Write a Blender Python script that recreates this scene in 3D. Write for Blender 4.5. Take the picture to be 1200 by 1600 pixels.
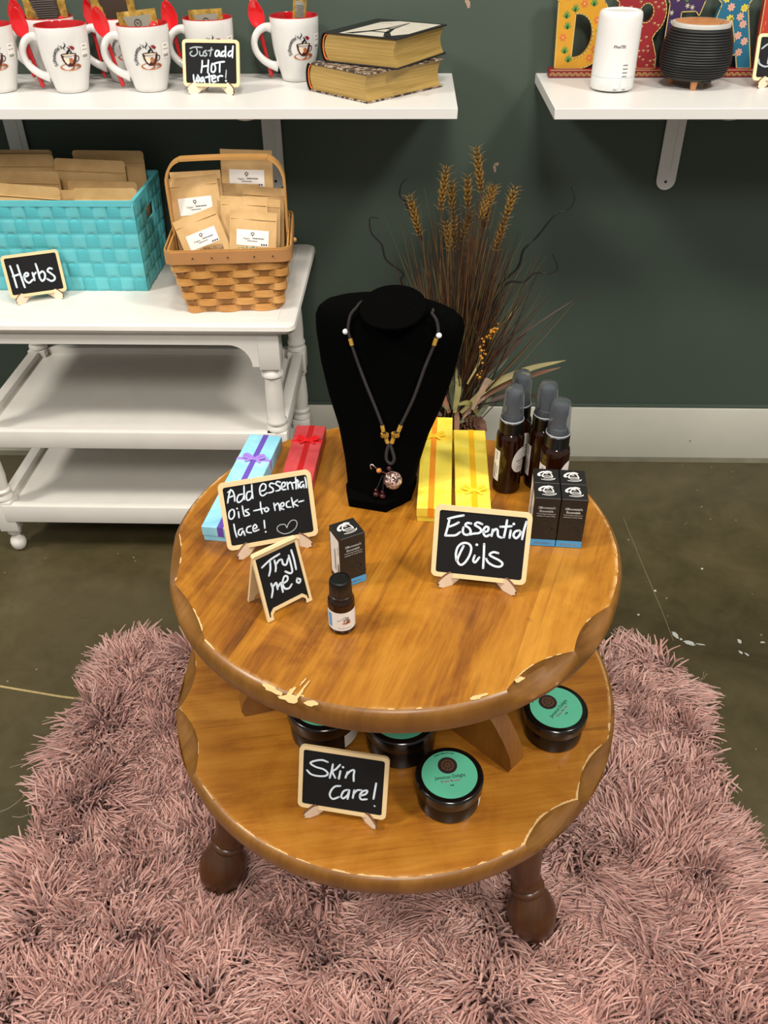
import bpy, bmesh, math, random
import numpy as np
from mathutils import Matrix, Vector
random.seed(7)
for _o in list(bpy.data.objects):
    bpy.data.objects.remove(_o)
scn = bpy.context.scene
COL = scn.collection
PI = math.pi

# ------------------------------------------------------------------ camera
CAM = (0.0167, -0.8220, 1.1866)
PITCH, YAW, ROLL, FPX = math.radians(37.354), math.radians(-2.0334), math.radians(-0.5335), 1342.98
_fw = Vector((math.sin(YAW) * math.cos(PITCH), math.cos(YAW) * math.cos(PITCH), -math.sin(PITCH)))
_r0 = Vector((math.cos(YAW), -math.sin(YAW), 0))
_u0 = _r0.cross(_fw)
_r = math.cos(ROLL) * _r0 + math.sin(ROLL) * _u0
_u = math.cos(ROLL) * _u0 - math.sin(ROLL) * _r0
cd = bpy.data.cameras.new('camera')
cam = bpy.data.objects.new('camera', cd)
COL.objects.link(cam)
cam.matrix_world = Matrix(((_r.x, _u.x, -_fw.x, CAM[0]), (_r.y, _u.y, -_fw.y, CAM[1]), (_r.z, _u.z, -_fw.z, CAM[2]), (0, 0, 0, 1)))
cd.sensor_fit = 'VERTICAL'
cd.sensor_height = 32.0
cd.lens = FPX / 1600 * 32.0
cd.clip_start = 0.02
scn.camera = cam

def at(px, py, y):
    """world point seen at a pixel at the real distance y"""
    d = _fw + _r * ((px - 600) / FPX) - _u * ((py - 800) / FPX)
    t = (y - CAM[1]) / d.y
    return Vector(CAM) + d * t

# ------------------------------------------------------------------ world, light, exposure
scn.view_settings.view_transform = 'Standard'
scn.view_settings.look = 'None'
scn.view_settings.gamma = 1.0
scn.view_settings.use_curve_mapping = False
scn.view_settings.exposure = 0.0
w = bpy.data.worlds.new('world'); scn.world = w; w.use_nodes = True
w.node_tree.nodes['Background'].inputs['Color'].default_value = (1.0, 0.98, 0.95, 1)
w.node_tree.nodes['Background'].inputs['Strength'].default_value = 0.38
def lamp(name, loc, target, size, power, color=(1, 0.94, 0.86)):
    l = bpy.data.lights.new(name, 'AREA'); l.shape = 'DISK'; l.size = size; l.energy = power; l.color = color
    o = bpy.data.objects.new(name, l); COL.objects.link(o); o.location = loc
    o.rotation_euler = (Vector(target) - Vector(loc)).to_track_quat('-Z', 'Y').to_euler()
    return o
lamp('ceiling_lamp', (-2.2, -0.6, 3.0), (-0.2, 0.3, 0.4), 0.5, 66)
lamp('ceiling_lamp', (1.7, -0.75, 3.0), (0.1, 0.3, 0.4), 0.5, 53)
lamp('ceiling_lamp', (0.2, -2.2, 3.0), (0, 0.3, 0.3), 0.7, 51)
lamp('ceiling_lamp', (-0.1, -0.1, 3.0), (0, 0.3, 0.2), 0.4, 22)

# ------------------------------------------------------------------ node helpers
def lin(c):
    if isinstance(c, str):
        c = tuple(int(c[i:i + 2], 16) / 255 for i in (0, 2, 4))
    return tuple(((v / 12.92) if v <= 0.04045 else ((v + 0.055) / 1.055) ** 2.4) for v in c[:3]) + (1.0,)
class N:
    def __init__(s, name):
        s.m = bpy.data.materials.new(name); s.m.use_nodes = True
        s.nt = s.m.node_tree; s.b = s.nt.nodes['Principled BSDF']
    def n(s, t, **k):
        x = s.nt.nodes.new(t)
        for a, v in k.items():
            if a in x.inputs: x.inputs[a].default_value = v
            else: setattr(x, a, v)
        return x
    def l(s, a, b): s.nt.links.new(a, b)
    def coord(s, kind='Object', scale=(1, 1, 1), rot=(0, 0, 0), loc=(0, 0, 0)):
        c = s.n('ShaderNodeTexCoord'); mp = s.n('ShaderNodeMapping')
        mp.inputs['Scale'].default_value = scale; mp.inputs['Rotation'].default_value = rot; mp.inputs['Location'].default_value = loc
        s.l(c.outputs[kind], mp.inputs['Vector']); return mp.outputs['Vector']
    def noise(s, vec, scale, detail=4, rough=0.55, dist=0.0):
        x = s.n('ShaderNodeTexNoise'); x.inputs['Scale'].default_value = scale; x.inputs['Detail'].default_value = detail
        x.inputs['Roughness'].default_value = rough; x.inputs['Distortion'].default_value = dist
        if vec is not None: s.l(vec, x.inputs['Vector'])
        return x.outputs['Fac']
    def ramp(s, fac, stops):
        x = s.n('ShaderNodeValToRGB'); e = x.color_ramp.elements
        while len(e) < len(stops): e.new(0.5)
        for i, (p, c) in enumerate(stops):
            e[i].position = p; e[i].color = lin(c) if isinstance(c, str) else (c, c, c, 1)
        s.l(fac, x.inputs['Fac']); return x.outputs['Color']
    def mix(s, fac, a, b, mode='MIX'):
        x = s.n('ShaderNodeMix'); x.data_type = 'RGBA'; x.blend_type = mode
        for v, i in ((fac, 0), (a, 6), (b, 7)):
            if hasattr(v, 'is_output'): s.l(v, x.inputs[i])
            elif i == 0: x.inputs[0].default_value = v
            else: x.inputs[i].default_value = lin(v) if isinstance(v, str) else v
        return x.outputs[2]
    def math(s, op, a, b=0.0, c=0.0):
        x = s.n('ShaderNodeMath'); x.operation = op
        for i, v in enumerate((a, b, c)):
            if hasattr(v, 'is_output'): s.l(v, x.inputs[i])
            else: x.inputs[i].default_value = v
        return x.outputs[0]
    def bump(s, h, strength=0.3, dist=0.002):
        x = s.n('ShaderNodeBump'); x.inputs['Strength'].default_value = strength; x.inputs['Distance'].default_value = dist
        s.l(h, x.inputs['Height']); s.l(x.outputs['Normal'], s.b.inputs['Normal'])
    def set(s, **k):
        for a, v in k.items():
            nm = {'color': 'Base Color', 'rough': 'Roughness', 'metal': 'Metallic', 'spec': 'Specular IOR Level', 'trans': 'Transmission Weight',
                  'coat': 'Coat Weight', 'coatr': 'Coat Roughness', 'ior': 'IOR', 'sheen': 'Sheen Weight', 'alpha': 'Alpha', 'sss': 'Subsurface Weight'}[a]
            if hasattr(v, 'is_output'): s.l(v, s.b.inputs[nm])
            else: s.b.inputs[nm].default_value = lin(v) if isinstance(v, str) else v
        return s
MATS = {}
def simple(name, color, rough=0.5, var=0.06, scale=40, bump=0.0, **k):
    """a plain material with a faint procedural mottling"""
    if name in MATS: return MATS[name]
    q = N(name); v = q.coord(); f = q.noise(v, scale)
    c = lin(color); d = tuple(max(0, x * (1 - 2 * var)) for x in c[:3]) + (1,); e = tuple(min(1, x * (1 + var)) for x in c[:3]) + (1,)
    q.set(color=q.mix(f, d, e), rough=rough, **k)
    if bump: q.bump(f, bump, 0.001)
    MATS[name] = q.m; return q.m

# ------------------------------------------------------------------ mesh builder
def RT(loc=(0, 0, 0), rx=0, ry=0, rz=0):
    return Matrix.Translation(loc) @ Matrix.Rotation(rz, 4, 'Z') @ Matrix.Rotation(ry, 4, 'Y') @ Matrix.Rotation(rx, 4, 'X')
def basis(o, ex, ey, ez):
    ex, ey, ez = Vector(ex), Vector(ey), Vector(ez)
    return Matrix(((ex.x, ey.x, ez.x, o[0]), (ex.y, ey.y, ez.y, o[1]), (ex.z, ey.z, ez.z, o[2]), (0, 0, 0, 1)))
class MB:
    def __init__(s): s.v = []; s.f = []; s.mi = []
    def add(s, vs, fs, mi=0, M=None):
        b = len(s.v)
        s.v += [tuple(M @ Vector(p)) for p in vs] if M is not None else [tuple(p) for p in vs]
        s.f += [tuple(b + i for i in f) for f in fs]; s.mi += [mi] * len(fs); return s
    def box(s, c, d, mi=0, M=None, bev=0.0, seg=2):
        if bev <= 0:
            x, y, z = d[0] / 2, d[1] / 2, d[2] / 2
            vs = [(c[0] + a * x, c[1] + b * y, c[2] + e * z) for a in (-1, 1) for b in (-1, 1) for e in (-1, 1)]
            return s.add(vs, [(0, 1, 3, 2), (4, 6, 7, 5), (0, 4, 5, 1), (2, 3, 7, 6), (0, 2, 6, 4), (1, 5, 7, 3)], mi, M)
        bm = bmesh.new(); bmesh.ops.create_cube(bm, size=1)
        for v in bm.verts: v.co = Vector((v.co.x * d[0] + c[0], v.co.y * d[1] + c[1], v.co.z * d[2] + c[2]))
        bmesh.ops.bevel(bm, geom=bm.edges[:], offset=bev, segments=seg, affect='EDGES', profile=0.5)
        bm.verts.index_update()
        vs = [v.co[:] for v in bm.verts]; fs = [[v.index for v in f.verts] for f in bm.faces]; bm.free()
        return s.add(vs, fs, mi, M)
    def lathe(s, prof, n=32, mi=0, M=None, cap=True, rib=0, ribd=0.0):
        vs = []; fs = []
        for r, z in prof:
            for i in range(n):
                a = 2 * PI * i / n; rr = r
                if rib: rr = r + ribd * (0.5 + 0.5 * math.cos(a * rib))
                vs.append((rr * math.cos(a), rr * math.sin(a), z))
        for j in range(len(prof) - 1):
            for i in range(n):
                k = (i + 1) % n; fs.append((j * n + i, j * n + k, (j + 1) * n + k, (j + 1) * n + i))
        if cap:
            if prof[0][0] > 1e-6: fs.append(tuple(reversed(range(n))))
            if prof[-1][0] > 1e-6: fs.append(tuple((len(prof) - 1) * n + i for i in range(n)))
        return s.add(vs, fs, mi, M)
    def loft(s, rings, mi=0, M=None, cap=True, closed=False):
        n = len(rings[0]); vs = [p for r in rings for p in r]; fs = []
        m = len(rings)
        for j in range(m if closed else m - 1):
            for i in range(n):
                k = (i + 1) % n; a, b = j * n, ((j + 1) % m) * n
                fs.append((a + i, a + k, b + k, b + i))
        if cap and not closed:
            fs.append(tuple(reversed(range(n)))); fs.append(tuple((m - 1) * n + i for i in range(n)))
        return s.add(vs, fs, mi, M)
    def tube(s, path, rad, n=8, mi=0, M=None, closed=False, flat=1.0, up=None):
        P = [Vector(p) for p in path]; m = len(P)
        R = rad if isinstance(rad, (list, tuple)) else [rad] * m
        rings = []; prev = None
        for i in range(m):
            t = (P[(i + 1) % m] - P[i - 1]) if closed else (P[min(i + 1, m - 1)] - P[max(i - 1, 0)])
            t.normalize()
            if up is not None: u = Vector(up)
            elif prev is not None: u = prev
            else: u = Vector((0, 0, 1)) if abs(t.z) < 0.9 else Vector((1, 0, 0))
            a = (u - t * u.dot(t)).normalized(); b = t.cross(a); prev = a
            rings.append([tuple(P[i] + (a * math.cos(2 * PI * k / n) + b * (flat * math.sin(2 * PI * k / n))) * R[i]) for k in range(n)])
        return s.loft(rings, mi, M, True, closed)
    def strip(s, path, wid, th, side, mi=0, M=None, closed=False):
        """rectangular band: wid along side vector, th across"""
        P = [Vector(p) for p in path]; m = len(P); sd = Vector(side).normalized(); rings = []
        for i in range(m):
            t = (P[(i + 1) % m] - P[i - 1]) if closed else (P[min(i + 1, m - 1)] - P[max(i - 1, 0)])
            t.normalize(); nn = t.cross(sd).normalized()
            ww = wid[i] if isinstance(wid, (list, tuple)) else wid
            rings.append([tuple(P[i] + sd * (a * ww / 2) + nn * (b * th / 2)) for a, b in ((-1, -1), (1, -1), (1, 1), (-1, 1))])
        return s.loft(rings, mi, M, True, closed)
    def prism(s, pts, z0, z1, mi=0, M=None):
        n = len(pts)
        vs = [(x, y, z0) for x, y in pts] + [(x, y, z1) for x, y in pts]
        fs = [tuple(reversed(range(n))), tuple(range(n, 2 * n))] + [(i, (i + 1) % n, n + (i + 1) % n, n + i) for i in range(n)]
        return s.add(vs, fs, mi, M)
    def grid(s, fn, nu, nv, mi=0, M=None):
        vs = [fn(i / nu, j / nv) for j in range(nv + 1) for i in range(nu + 1)]
        fs = [(j * (nu + 1) + i, j * (nu + 1) + i + 1, (j + 1) * (nu + 1) + i + 1, (j + 1) * (nu + 1) + i) for j in range(nv) for i in range(nu)]
        return s.add(vs, fs, mi, M)
    def build(s, name, mats, parent=None, smooth=40, loc=None, rz=0, recalc=True):
        me = bpy.data.meshes.new(name)
        me.from_pydata(s.v, [], s.f)
        mats = mats if isinstance(mats, (list, tuple)) else [mats]
        for m in mats: me.materials.append(m)
        if len(mats) > 1: me.polygons.foreach_set('material_index', s.mi)
        if recalc and len(s.f) < 60000:
            bm = bmesh.new(); bm.from_mesh(me); bmesh.ops.recalc_face_normals(bm, faces=bm.faces); bm.to_mesh(me); bm.free()
        if smooth:
            me.polygons.foreach_set('use_smooth', [True] * len(me.polygons))
            me.set_sharp_from_angle(angle=math.radians(smooth))
        me.update()
        o = bpy.data.objects.new(name, me); COL.objects.link(o)
        if parent is not None: o.parent = parent
        if loc is not None: o.location = loc
        if rz: o.rotation_euler[2] = rz
        return o
def tag(o, label, cat, group=None, kind=None):
    if label: o['label'] = label
    if cat: o['category'] = cat
    if group: o['group'] = group
    if kind: o['kind'] = kind
    return o
def thing(name, label, cat, loc=(0, 0, 0), rz=0, group=None):
    o = bpy.data.objects.new(name, None); COL.objects.link(o); o.empty_display_size = 0.02
    o.location = loc; o.rotation_euler = (0, 0, rz)
    return tag(o, label, cat, group)
def struct(o): o['kind'] = 'structure'; return o
def dup(root, loc, rz, label, group=None):
    r = root.copy(); COL.objects.link(r); r.location = loc; r.rotation_euler = (0, 0, rz); r['label'] = label
    if group: r['group'] = group
    for ch in list(root.children):
        c = ch.copy(); COL.objects.link(c); c.parent = r
        for g in list(ch.children):
            d = g.copy(); COL.objects.link(d); d.parent = c
    return r
def catmull(pts, k=6, closed=False):
    P = [Vector(p) for p in pts]
    if len(P) < 3 and not closed:
        return [P[0].lerp(P[-1], i / k) for i in range(k + 1)] if len(P) == 2 else P
    out = []; n = len(P)
    for i in range(n if closed else n - 1):
        a = P[(i - 1) % n] if (closed or i > 0) else P[0] * 2 - P[1]
        b = P[i]; c = P[(i + 1) % n]; d = P[(i + 2) % n] if (closed or i + 2 < n) else P[-1] * 2 - P[-2]
        for j in range(k):
            t = j / k
            out.append(0.5 * ((2 * b) + (c - a) * t + (2 * a - 5 * b + 4 * c - d) * t * t + (3 * b - a - 3 * c + d) * t ** 3))
    if not closed: out.append(P[-1])
    return out
_TX = {}
def text2d(body):
    """outline font glyphs as flat verts (height ~1) and faces, centred"""
    if body in _TX: return _TX[body]
    cu = bpy.data.curves.new('t', 'FONT'); cu.body = body; cu.size = 1.0; cu.resolution_u = 3
    o = bpy.data.objects.new('t', cu); COL.objects.link(o)
    dg = bpy.context.evaluated_depsgraph_get(); dg.update()
    me = bpy.data.meshes.new_from_object(o.evaluated_get(dg))
    vs = [v.co[:2] for v in me.vertices]; fs = [tuple(p.vertices) for p in me.polygons]
    bpy.data.objects.remove(o); bpy.data.curves.remove(cu); bpy.data.meshes.remove(me)
    if vs:
        cx = (min(v[0] for v in vs) + max(v[0] for v in vs)) / 2
        vs = [(v[0] - cx, v[1] - 0.33) for v in vs]
    _TX[body] = (vs, fs); return _TX[body]
def text(mb, body, size, fn, mi=0, cx=0, cy=0, rot=0, sx=1.0, bold=0.0):
    vs, fs = text2d(body); c, s = math.cos(rot), math.sin(rot)
    offs = [(0, 0)] if not bold else [(-bold, 0), (bold, 0), (0, bold), (0, -bold)]
    for ox, oy in offs:
        q = []
        for x, y in vs:
            x = x * size * sx + ox; y = y * size + oy
            q.append(fn(cx + x * c - y * s, cy + x * s + y * c))
        mb.add(q, fs, mi)
def poly2d(outlines):
    """fill 2-D outlines (with holes) -> verts2d, faces, and the outline loops"""
    cu = bpy.data.curves.new('p', 'CURVE'); cu.dimensions = '2D'; cu.fill_mode = 'BOTH'
    for ol in outlines:
        sp = cu.splines.new('POLY'); sp.points.add(len(ol) - 1); sp.use_cyclic_u = True
        for i, (x, y) in enumerate(ol): sp.points[i].co = (x, y, 0, 1)
    o = bpy.data.objects.new('p', cu); COL.objects.link(o)
    dg = bpy.context.evaluated_depsgraph_get(); dg.update()
    me = bpy.data.meshes.new_from_object(o.evaluated_get(dg))
    vs = [v.co[:2] for v in me.vertices]; fs = [tuple(p.vertices) for p in me.polygons]
    bpy.data.objects.remove(o); bpy.data.curves.remove(cu); bpy.data.meshes.remove(me)
    return vs, fs
def slab2d(mb, outlines, th, M, mi=0, mi_side=None):
    """extruded plate from 2-D outlines: front at local +z = th"""
    vs, fs = poly2d(outlines)
    mb.add([(x, y, th) for x, y in vs], fs, mi, M); mb.add([(x, y, 0) for x, y in vs], [tuple(reversed(f)) for f in fs], mi, M)
    for ol in outlines:
        n = len(ol)
        mb.add([(x, y, 0) for x, y in ol] + [(x, y, th) for x, y in ol], [(i, (i + 1) % n, n + (i + 1) % n, n + i) for i in range(n)], mi if mi_side is None else mi_side, M)
def rrect(w, h, r, n=6, cx=0, cy=0):
    pts = []
    for sx, sy, a0 in ((1, 1, 0), (-1, 1, PI / 2), (-1, -1, PI), (1, -1, 1.5 * PI)):
        for i in range(n + 1):
            a = a0 + PI / 2 * i / n
            pts.append((cx + sx * (w / 2 - r) + r * math.cos(a), cy + sy * (h / 2 - r) + r * math.sin(a)))
    return pts
def disc2d(cx, cy, rx, ry, n=20): return [(cx + rx * math.cos(2 * PI * i / n), cy + ry * math.sin(2 * PI * i / n)) for i in range(n)]
def ngon(mb, pts, fn, mi=0): mb.add([fn(x, y) for x, y in pts], [tuple(range(len(pts)))], mi)
def stroke2d(mb, pts, w, fn, mi=0, k=6, closed=False, taper=False):
    """flat pen stroke with round ends"""
    P = [Vector((x, y, 0)) for x, y in pts]
    if len(P) == 1: return ngon(mb, disc2d(P[0].x, P[0].y, w * .62, w * .62, 12), fn, mi)
    P = catmull(P, k, closed); m = len(P); L = []; R = []
    if closed: P = P + [P[0]]; m += 1
    for i in range(m):
        t = P[min(i + 1, m - 1)] - P[max(i - 1, 0)]
        if closed and i in (0, m - 1): t = P[1] - P[m - 2]
        t = t.normalized() if t.length > 1e-9 else Vector((1, 0, 0))
        nn = Vector((-t.y, t.x, 0)); ww = w / 2
        if taper: ww *= max(0.12, math.sin(PI * min(1, max(0.03, i / (m - 1)))))
        L.append(P[i] + nn * ww); R.append(P[i] - nn * ww)
    vs = [fn(p.x, p.y) for p in L] + [fn(p.x, p.y) for p in R]
    mb.add(vs, [(i, i + 1, m + i + 1, m + i) for i in range(m - 1)], mi)
    if not closed and not taper:
        for c, q in ((P[0], L[0]), (P[-1], L[-1])):
            ngon(mb, disc2d(c.x, c.y, w / 2, w / 2, 10), fn, mi)
def greek(mb, w_, h, fn, mi=0, cx=0.0, cy=0.0, rot=0.0, seed=1):
    """a line of print too small to read in the photo: a row of short dashes"""
    g = random.Random(seed); x = -w_ / 2; c, s = math.cos(rot), math.sin(rot)
    while x < w_ / 2:
        l_ = min(w_ * g.uniform(.05, .16), w_ / 2 - x); q = [(x, -h / 2), (x + l_, -h / 2), (x + l_, h / 2), (x, h / 2)]
        mb.add([fn(cx + a * c - b * s, cy + a * s + b * c) for a, b in q], [(0, 1, 2, 3)], mi); x += l_ + w_ * .03
# ================================================================== materials
def mat_wood(name, stops, rot, plank, rim, seed=0.0, rough=0.34, wear=True):
    q = N(name)
    v = q.coord('Object', (1, 1, 1), (0, 0, rot), (seed, seed * 1.7, 0))
    sp = q.n('ShaderNodeSeparateXYZ'); q.l(v, sp.inputs[0])
    pl = q.math('FLOOR', q.math('DIVIDE', sp.outputs['X'], plank))
    wn = q.n('ShaderNodeTexWhiteNoise'); wn.noise_dimensions = '1D'; q.l(pl, wn.inputs['W'])
    cb = q.n('ShaderNodeCombineXYZ'); q.l(q.math('MULTIPLY', sp.outputs['X'], 14.0), cb.inputs[0]); q.l(q.math('MULTIPLY', sp.outputs['Y'], 1.6), cb.inputs[1]); q.l(q.math('MULTIPLY', wn.outputs['Value'], 30.0), cb.inputs[2])
    g = q.noise(cb.outputs[0], 2.2, 6, 0.6, 0.6)
    cb2 = q.n('ShaderNodeCombineXYZ'); q.l(q.math('MULTIPLY', sp.outputs['X'], 120.0), cb2.inputs[0]); q.l(q.math('MULTIPLY', sp.outputs['Y'], 7.0), cb2.inputs[1]); q.l(wn.outputs['Value'], cb2.inputs[2])
    fine = q.noise(cb2.outputs[0], 2.0, 3, 0.7)
    blot = q.noise(v, 9.0, 5, 0.65, 1.2)
    t = q.math('ADD', q.math('MULTIPLY', g, 0.46), q.math('ADD', q.math('MULTIPLY', fine, 0.20), q.math('ADD', q.math('MULTIPLY', blot, 0.40), q.math('MULTIPLY', wn.outputs['Value'], 0.08))))
    c = q.ramp(t, stops)
    # darker thin mineral streaks
    st = q.noise(cb2.outputs[0], 0.55, 2, 0.5, 0.4)
    c = q.mix(q.math('MULTIPLY', q.ramp(st, [(0.66, 0.0), (0.74, 1.0)]), 0.45), c, '5a2c0c')
    # narrow glue line between the planks
    fr = q.math('FRACT', q.math('DIVIDE', sp.outputs['X'], plank))
    ed = q.math('GREATER_THAN', q.math('ABSOLUTE', q.math('SUBTRACT', fr, 0.5)), 0.493)
    c = q.mix(q.math('MULTIPLY', ed, 0.14), c, '4a2408')
    if wear:
        ov = q.coord('Object'); so = q.n('ShaderNodeSeparateXYZ'); q.l(ov, so.inputs[0])
        r = q.math('SQRT', q.math('ADD', q.math('MULTIPLY', so.outputs[0], so.outputs[0]), q.math('MULTIPLY', so.outputs[1], so.outputs[1])))
        band = q.math('SUBTRACT', 1.0, q.math('MINIMUM', 1.0, q.math('DIVIDE', q.math('ABSOLUTE', q.math('SUBTRACT', r, rim)), 0.0045)))
        wz = q.noise(ov, 60, 5, 0.7); wl = q.noise(ov, 6, 3, 0.6)
        m = q.math('MULTIPLY', q.math('MULTIPLY', band, q.ramp(wl, [(0.42, 0.0), (0.62, 1.0)])), q.ramp(wz, [(0.40, 0.0), (0.55, 1.0)]))
        c = q.mix(q.math('MULTIPLY', m, 0.9), c, 'd9b27c')
        nick = q.ramp(q.noise(ov, 26, 2, 0.5, 0.3), [(0.735, 0.0), (0.76, 1.0)])
        c = q.mix(q.math('MULTIPLY', nick, 0.5), c, '6a3510')
    q.set(color=c, rough=q.math('ADD', rough - 0.06, q.math('MULTIPLY', fine, 0.16)), spec=0.45, coat=0.25, coatr=0.25)
    q.bump(fine, 0.12, 0.001)
    return q.m
M_TOP = mat_wood('honey_maple_top', [(0.36, '522e0b'), (0.47, '804b12'), (0.57, '9e661a'), (0.72, 'b67e2b')], 0.33, 0.094, 0.2685)
M_LOW = mat_wood('honey_maple_lower', [(0.36, '60350c'), (0.47, '8a5216'), (0.57, 'a0661d'), (0.72, 'b27a2c')], 1.40, 0.105, 0.2985, 3.1)
M_LEGW = mat_wood('brown_turned_maple', [(0.3, '231207'), (0.5, '3c210c'), (0.65, '4d2d11'), (0.8, '60391a')], 0.0, 0.5, 9, 1.3, 0.3, False)
M_ARMW = mat_wood('brown_maple_bracket', [(0.3, '4c2c0c'), (0.5, '704516'), (0.65, '87571e'), (0.8, '996828')], 0.0, 0.5, 9, 5.3, 0.36, False)
M_CHIP = simple('bare_wood', 'd8b078', 0.7, 0.15, 300)

def mat_wall():
    q = N('green_wall_paint'); v = q.coord('Object')
    a = q.noise(v, 2.2, 4, 0.6); b = q.noise(v, 260, 2, 0.5)
    q.set(color=q.mix(a, '3d483f', '48554a'), rough=0.55, spec=0.35); q.bump(b, 0.10, 0.0012); return q.m
def mat_floor():
    q = N('stained_concrete'); v = q.coord('Object')
    a = q.noise(v, 2.6, 6, 0.65, 0.8); b = q.noise(v, 11, 5, 0.7, 0.4); c0 = q.noise(v, 90, 3, 0.6)
    c = q.ramp(q.math('ADD', q.math('MULTIPLY', a, 0.6), q.math('MULTIPLY', b, 0.4)), [(0.30, '2e2815'), (0.47, '463e26'), (0.60, '534a30'), (0.78, '6b6145')])
    c = q.mix(q.math('MULTIPLY', c0, 0.25), c, '3c3520')
    vo = q.n('ShaderNodeTexVoronoi'); vo.inputs['Scale'].default_value = 26; q.l(v, vo.inputs['Vector'])
    sp = q.math('LESS_THAN', vo.outputs['Distance'], q.math('MULTIPLY', q.noise(v, 7, 2), 0.09))
    c = q.mix(q.math('MULTIPLY', sp, 0.55), c, 'a59f88')
    sc = q.noise(q.coord('Object', (3, 90, 1), (0, 0, 0.5)), 1.4, 3, 0.6, 0.6)
    c = q.mix(q.math('MULTIPLY', q.ramp(sc, [(0.70, 0.0), (0.75, 1.0)]), 0.25), c, '857c62')
    q.set(color=c, rough=q.math('ADD', 0.30, q.math('MULTIPLY', b, 0.25)), spec=0.5); q.bump(c0, 0.05, 0.001); return q.m
M_WALL, M_FLOOR = mat_wall(), mat_floor()
M_BASEB = simple('baseboard_grey_paint', 'c6c4b6', 0.5, 0.04, 12)
M_SHELF = simple('white_laminate', 'd9d7d2', 0.35, 0.015, 30)
M_WPAINT = simple('white_brushed_paint', 'dedad2', 0.42, 0.05, 18, 0.10)
M_STEEL = simple('white_enamel_steel', 'e6e5e1', 0.4, 0.03, 30)
M_DARK = simple('dark_screw', '2a2724', 0.4)
M_BLACK = simple('black_plastic', '0c0b0b', 0.32, 0.1, 30)
M_BLACKG = simple('glossy_black_plastic', '0e0c0b', 0.16, 0.1, 30)
M_LABELW = simple('white_paper_label', 'e8e2da', 0.6, 0.02)
M_INK = simple('dark_ink', '1c1a1a', 0.6)
M_INKG = simple('grey_ink', '5d5a58', 0.6)
M_INKW = simple('white_ink', 'd9d6d2', 0.6)

# ================================================================== room
WALL = 0.98
struct(MB().box((0, 0.4, -0.05), (7, 6.4, 0.1)).build('floor', M_FLOOR, smooth=0))
wl = struct(MB().box((0, WALL + 0.06, 1.4), (7, 0.12, 2.8)).build('wall_back', M_WALL, smooth=0))
bb = MB(); bb.box((0, WALL - 0.007, 0.0695), (7, 0.014, 0.139), bev=0.002); struct(bb.build('baseboard_back', M_BASEB))
tr = MB(); tr.box((0, WALL - 0.005, 0.1425), (7, 0.010, 0.007), bev=0.002); struct(tr.build('trim_1', M_WALL))
cv = MB(); cv.prism([(-3.5, WALL - 0.014), (3.5, WALL - 0.014), (3.5, WALL - 0.034), (-3.5, WALL - 0.034)], 0.0, 0.0012)
struct(cv.build('trim_2', simple('grey_sealer_strip', '6d6a58', 0.4, 0.2, 25), smooth=0))
# chips and marks on the wall and the floor
def blob(name, parent, pts, fn, mat):
    mb = MB(); n = len(pts); a = [fn(x, y, 0.0) for x, y in pts]; b = [fn(x, y, 0.0006) for x, y in pts]
    mb.add(a + b, [tuple(range(n, 2 * n))] + [(i, (i + 1) % n, n + (i + 1) % n, n + i) for i in range(n)]); o = mb.build(name, mat, parent, 0); struct(o); return o
def ragged(cx, cy, rx, ry, n=11, rot=0.0):
    out = []
    for i in range(n):
        k = random.uniform(0.55, 1.1); a = 2 * PI * i / n; x, y = rx * k * math.cos(a), ry * k * math.sin(a)
        out.append((cx + x * math.cos(rot) - y * math.sin(rot), cy + x * math.sin(rot) + y * math.cos(rot)))
    return out
M_CHIPW = simple('bare_drywall', 'a98a78', 0.8, 0.2, 300)
for x, z, a, b, r in ((0.1825, 0.684, 0.004, 0.011, 0.2), (0.186, 0.693, 0.006, 0.004, 0), (0.0615, 0.822, 0.004, 0.005, 0), (0.072, 0.80, 0.002, 0.002, 0), (0.70, 0.05, 0.003, 0.003, 0)):
    yy = WALL - (0.014 if z < 0.13 else 0)
    blob('paint_chip', wl, ragged(x, z, a, b, rot=r), lambda p, q, h, yy=yy: (p, yy - h, q), M_CHIPW)
cp = at(731, 4, WALL); blob('paint_chip', wl, ragged(cp.x, cp.z, .005, .011, rot=.3), lambda p, q, h: (p, WALL - h, q), M_CHIPW)
flo = bpy.data.objects['floor']
M_SPOT = simple('pale_paint_spot', 'b9bcb4', 0.6, 0.2, 200)
for x, y, a, b, r in ((0.529, 0.356, 0.005, 0.011, 0.5), (0.537, 0.345, 0.003, 0.004, 0), (0.551, 0.335, 0.012, 0.006, -0.2), (0.571, 0.332, 0.012, 0.002, -0.15), (0.646, 0.342, 0.004, 0.006, 0.2), (0.640, 0.313, 0.004, 0.007, 0.7), (0.650, 0.308, 0.003, 0.006, 0.5), (0.688, 0.34, 0.005, 0.003, 0), (0.70, 0.30, 0.004, 0.004, 0), (0.518, 0.48, 0.003, 0.003, 0), (0.47, 0.41, 0.003, 0.003, 0), (0.63, 0.55, 0.003, 0.003, 0)):
    blob('paint_spot', flo, ragged(x, y, a, b, rot=r), lambda p, q, h: (p, q, h), M_SPOT)
mb = MB(); pts = [(-0.95, 0.232), (-0.80, 0.214), (-0.70, 0.196), (-0.60, 0.178), (-0.5, 0.165)]
mb.strip([(x, y, 0.0004) for x, y in pts], 0.004, 0.0008, (0.1, 1, 0)); struct(mb.build('floor_scratch_line', simple('pale_scratch', 'b09a68', 0.7, 0.2, 200), flo))
mb = MB(); mb.strip([(0.522, 0.34, 0.0003), (0.518, 0.43, 0.0003), (0.508, 0.58, 0.0003), (0.50, 0.72, 0.0003)], 0.0018, 0.0006, (1, 0, 0)); struct(mb.build('floor_scratch_line', simple('dull_scratch', '6c6348', 0.7, 0.2, 200), flo))

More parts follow.
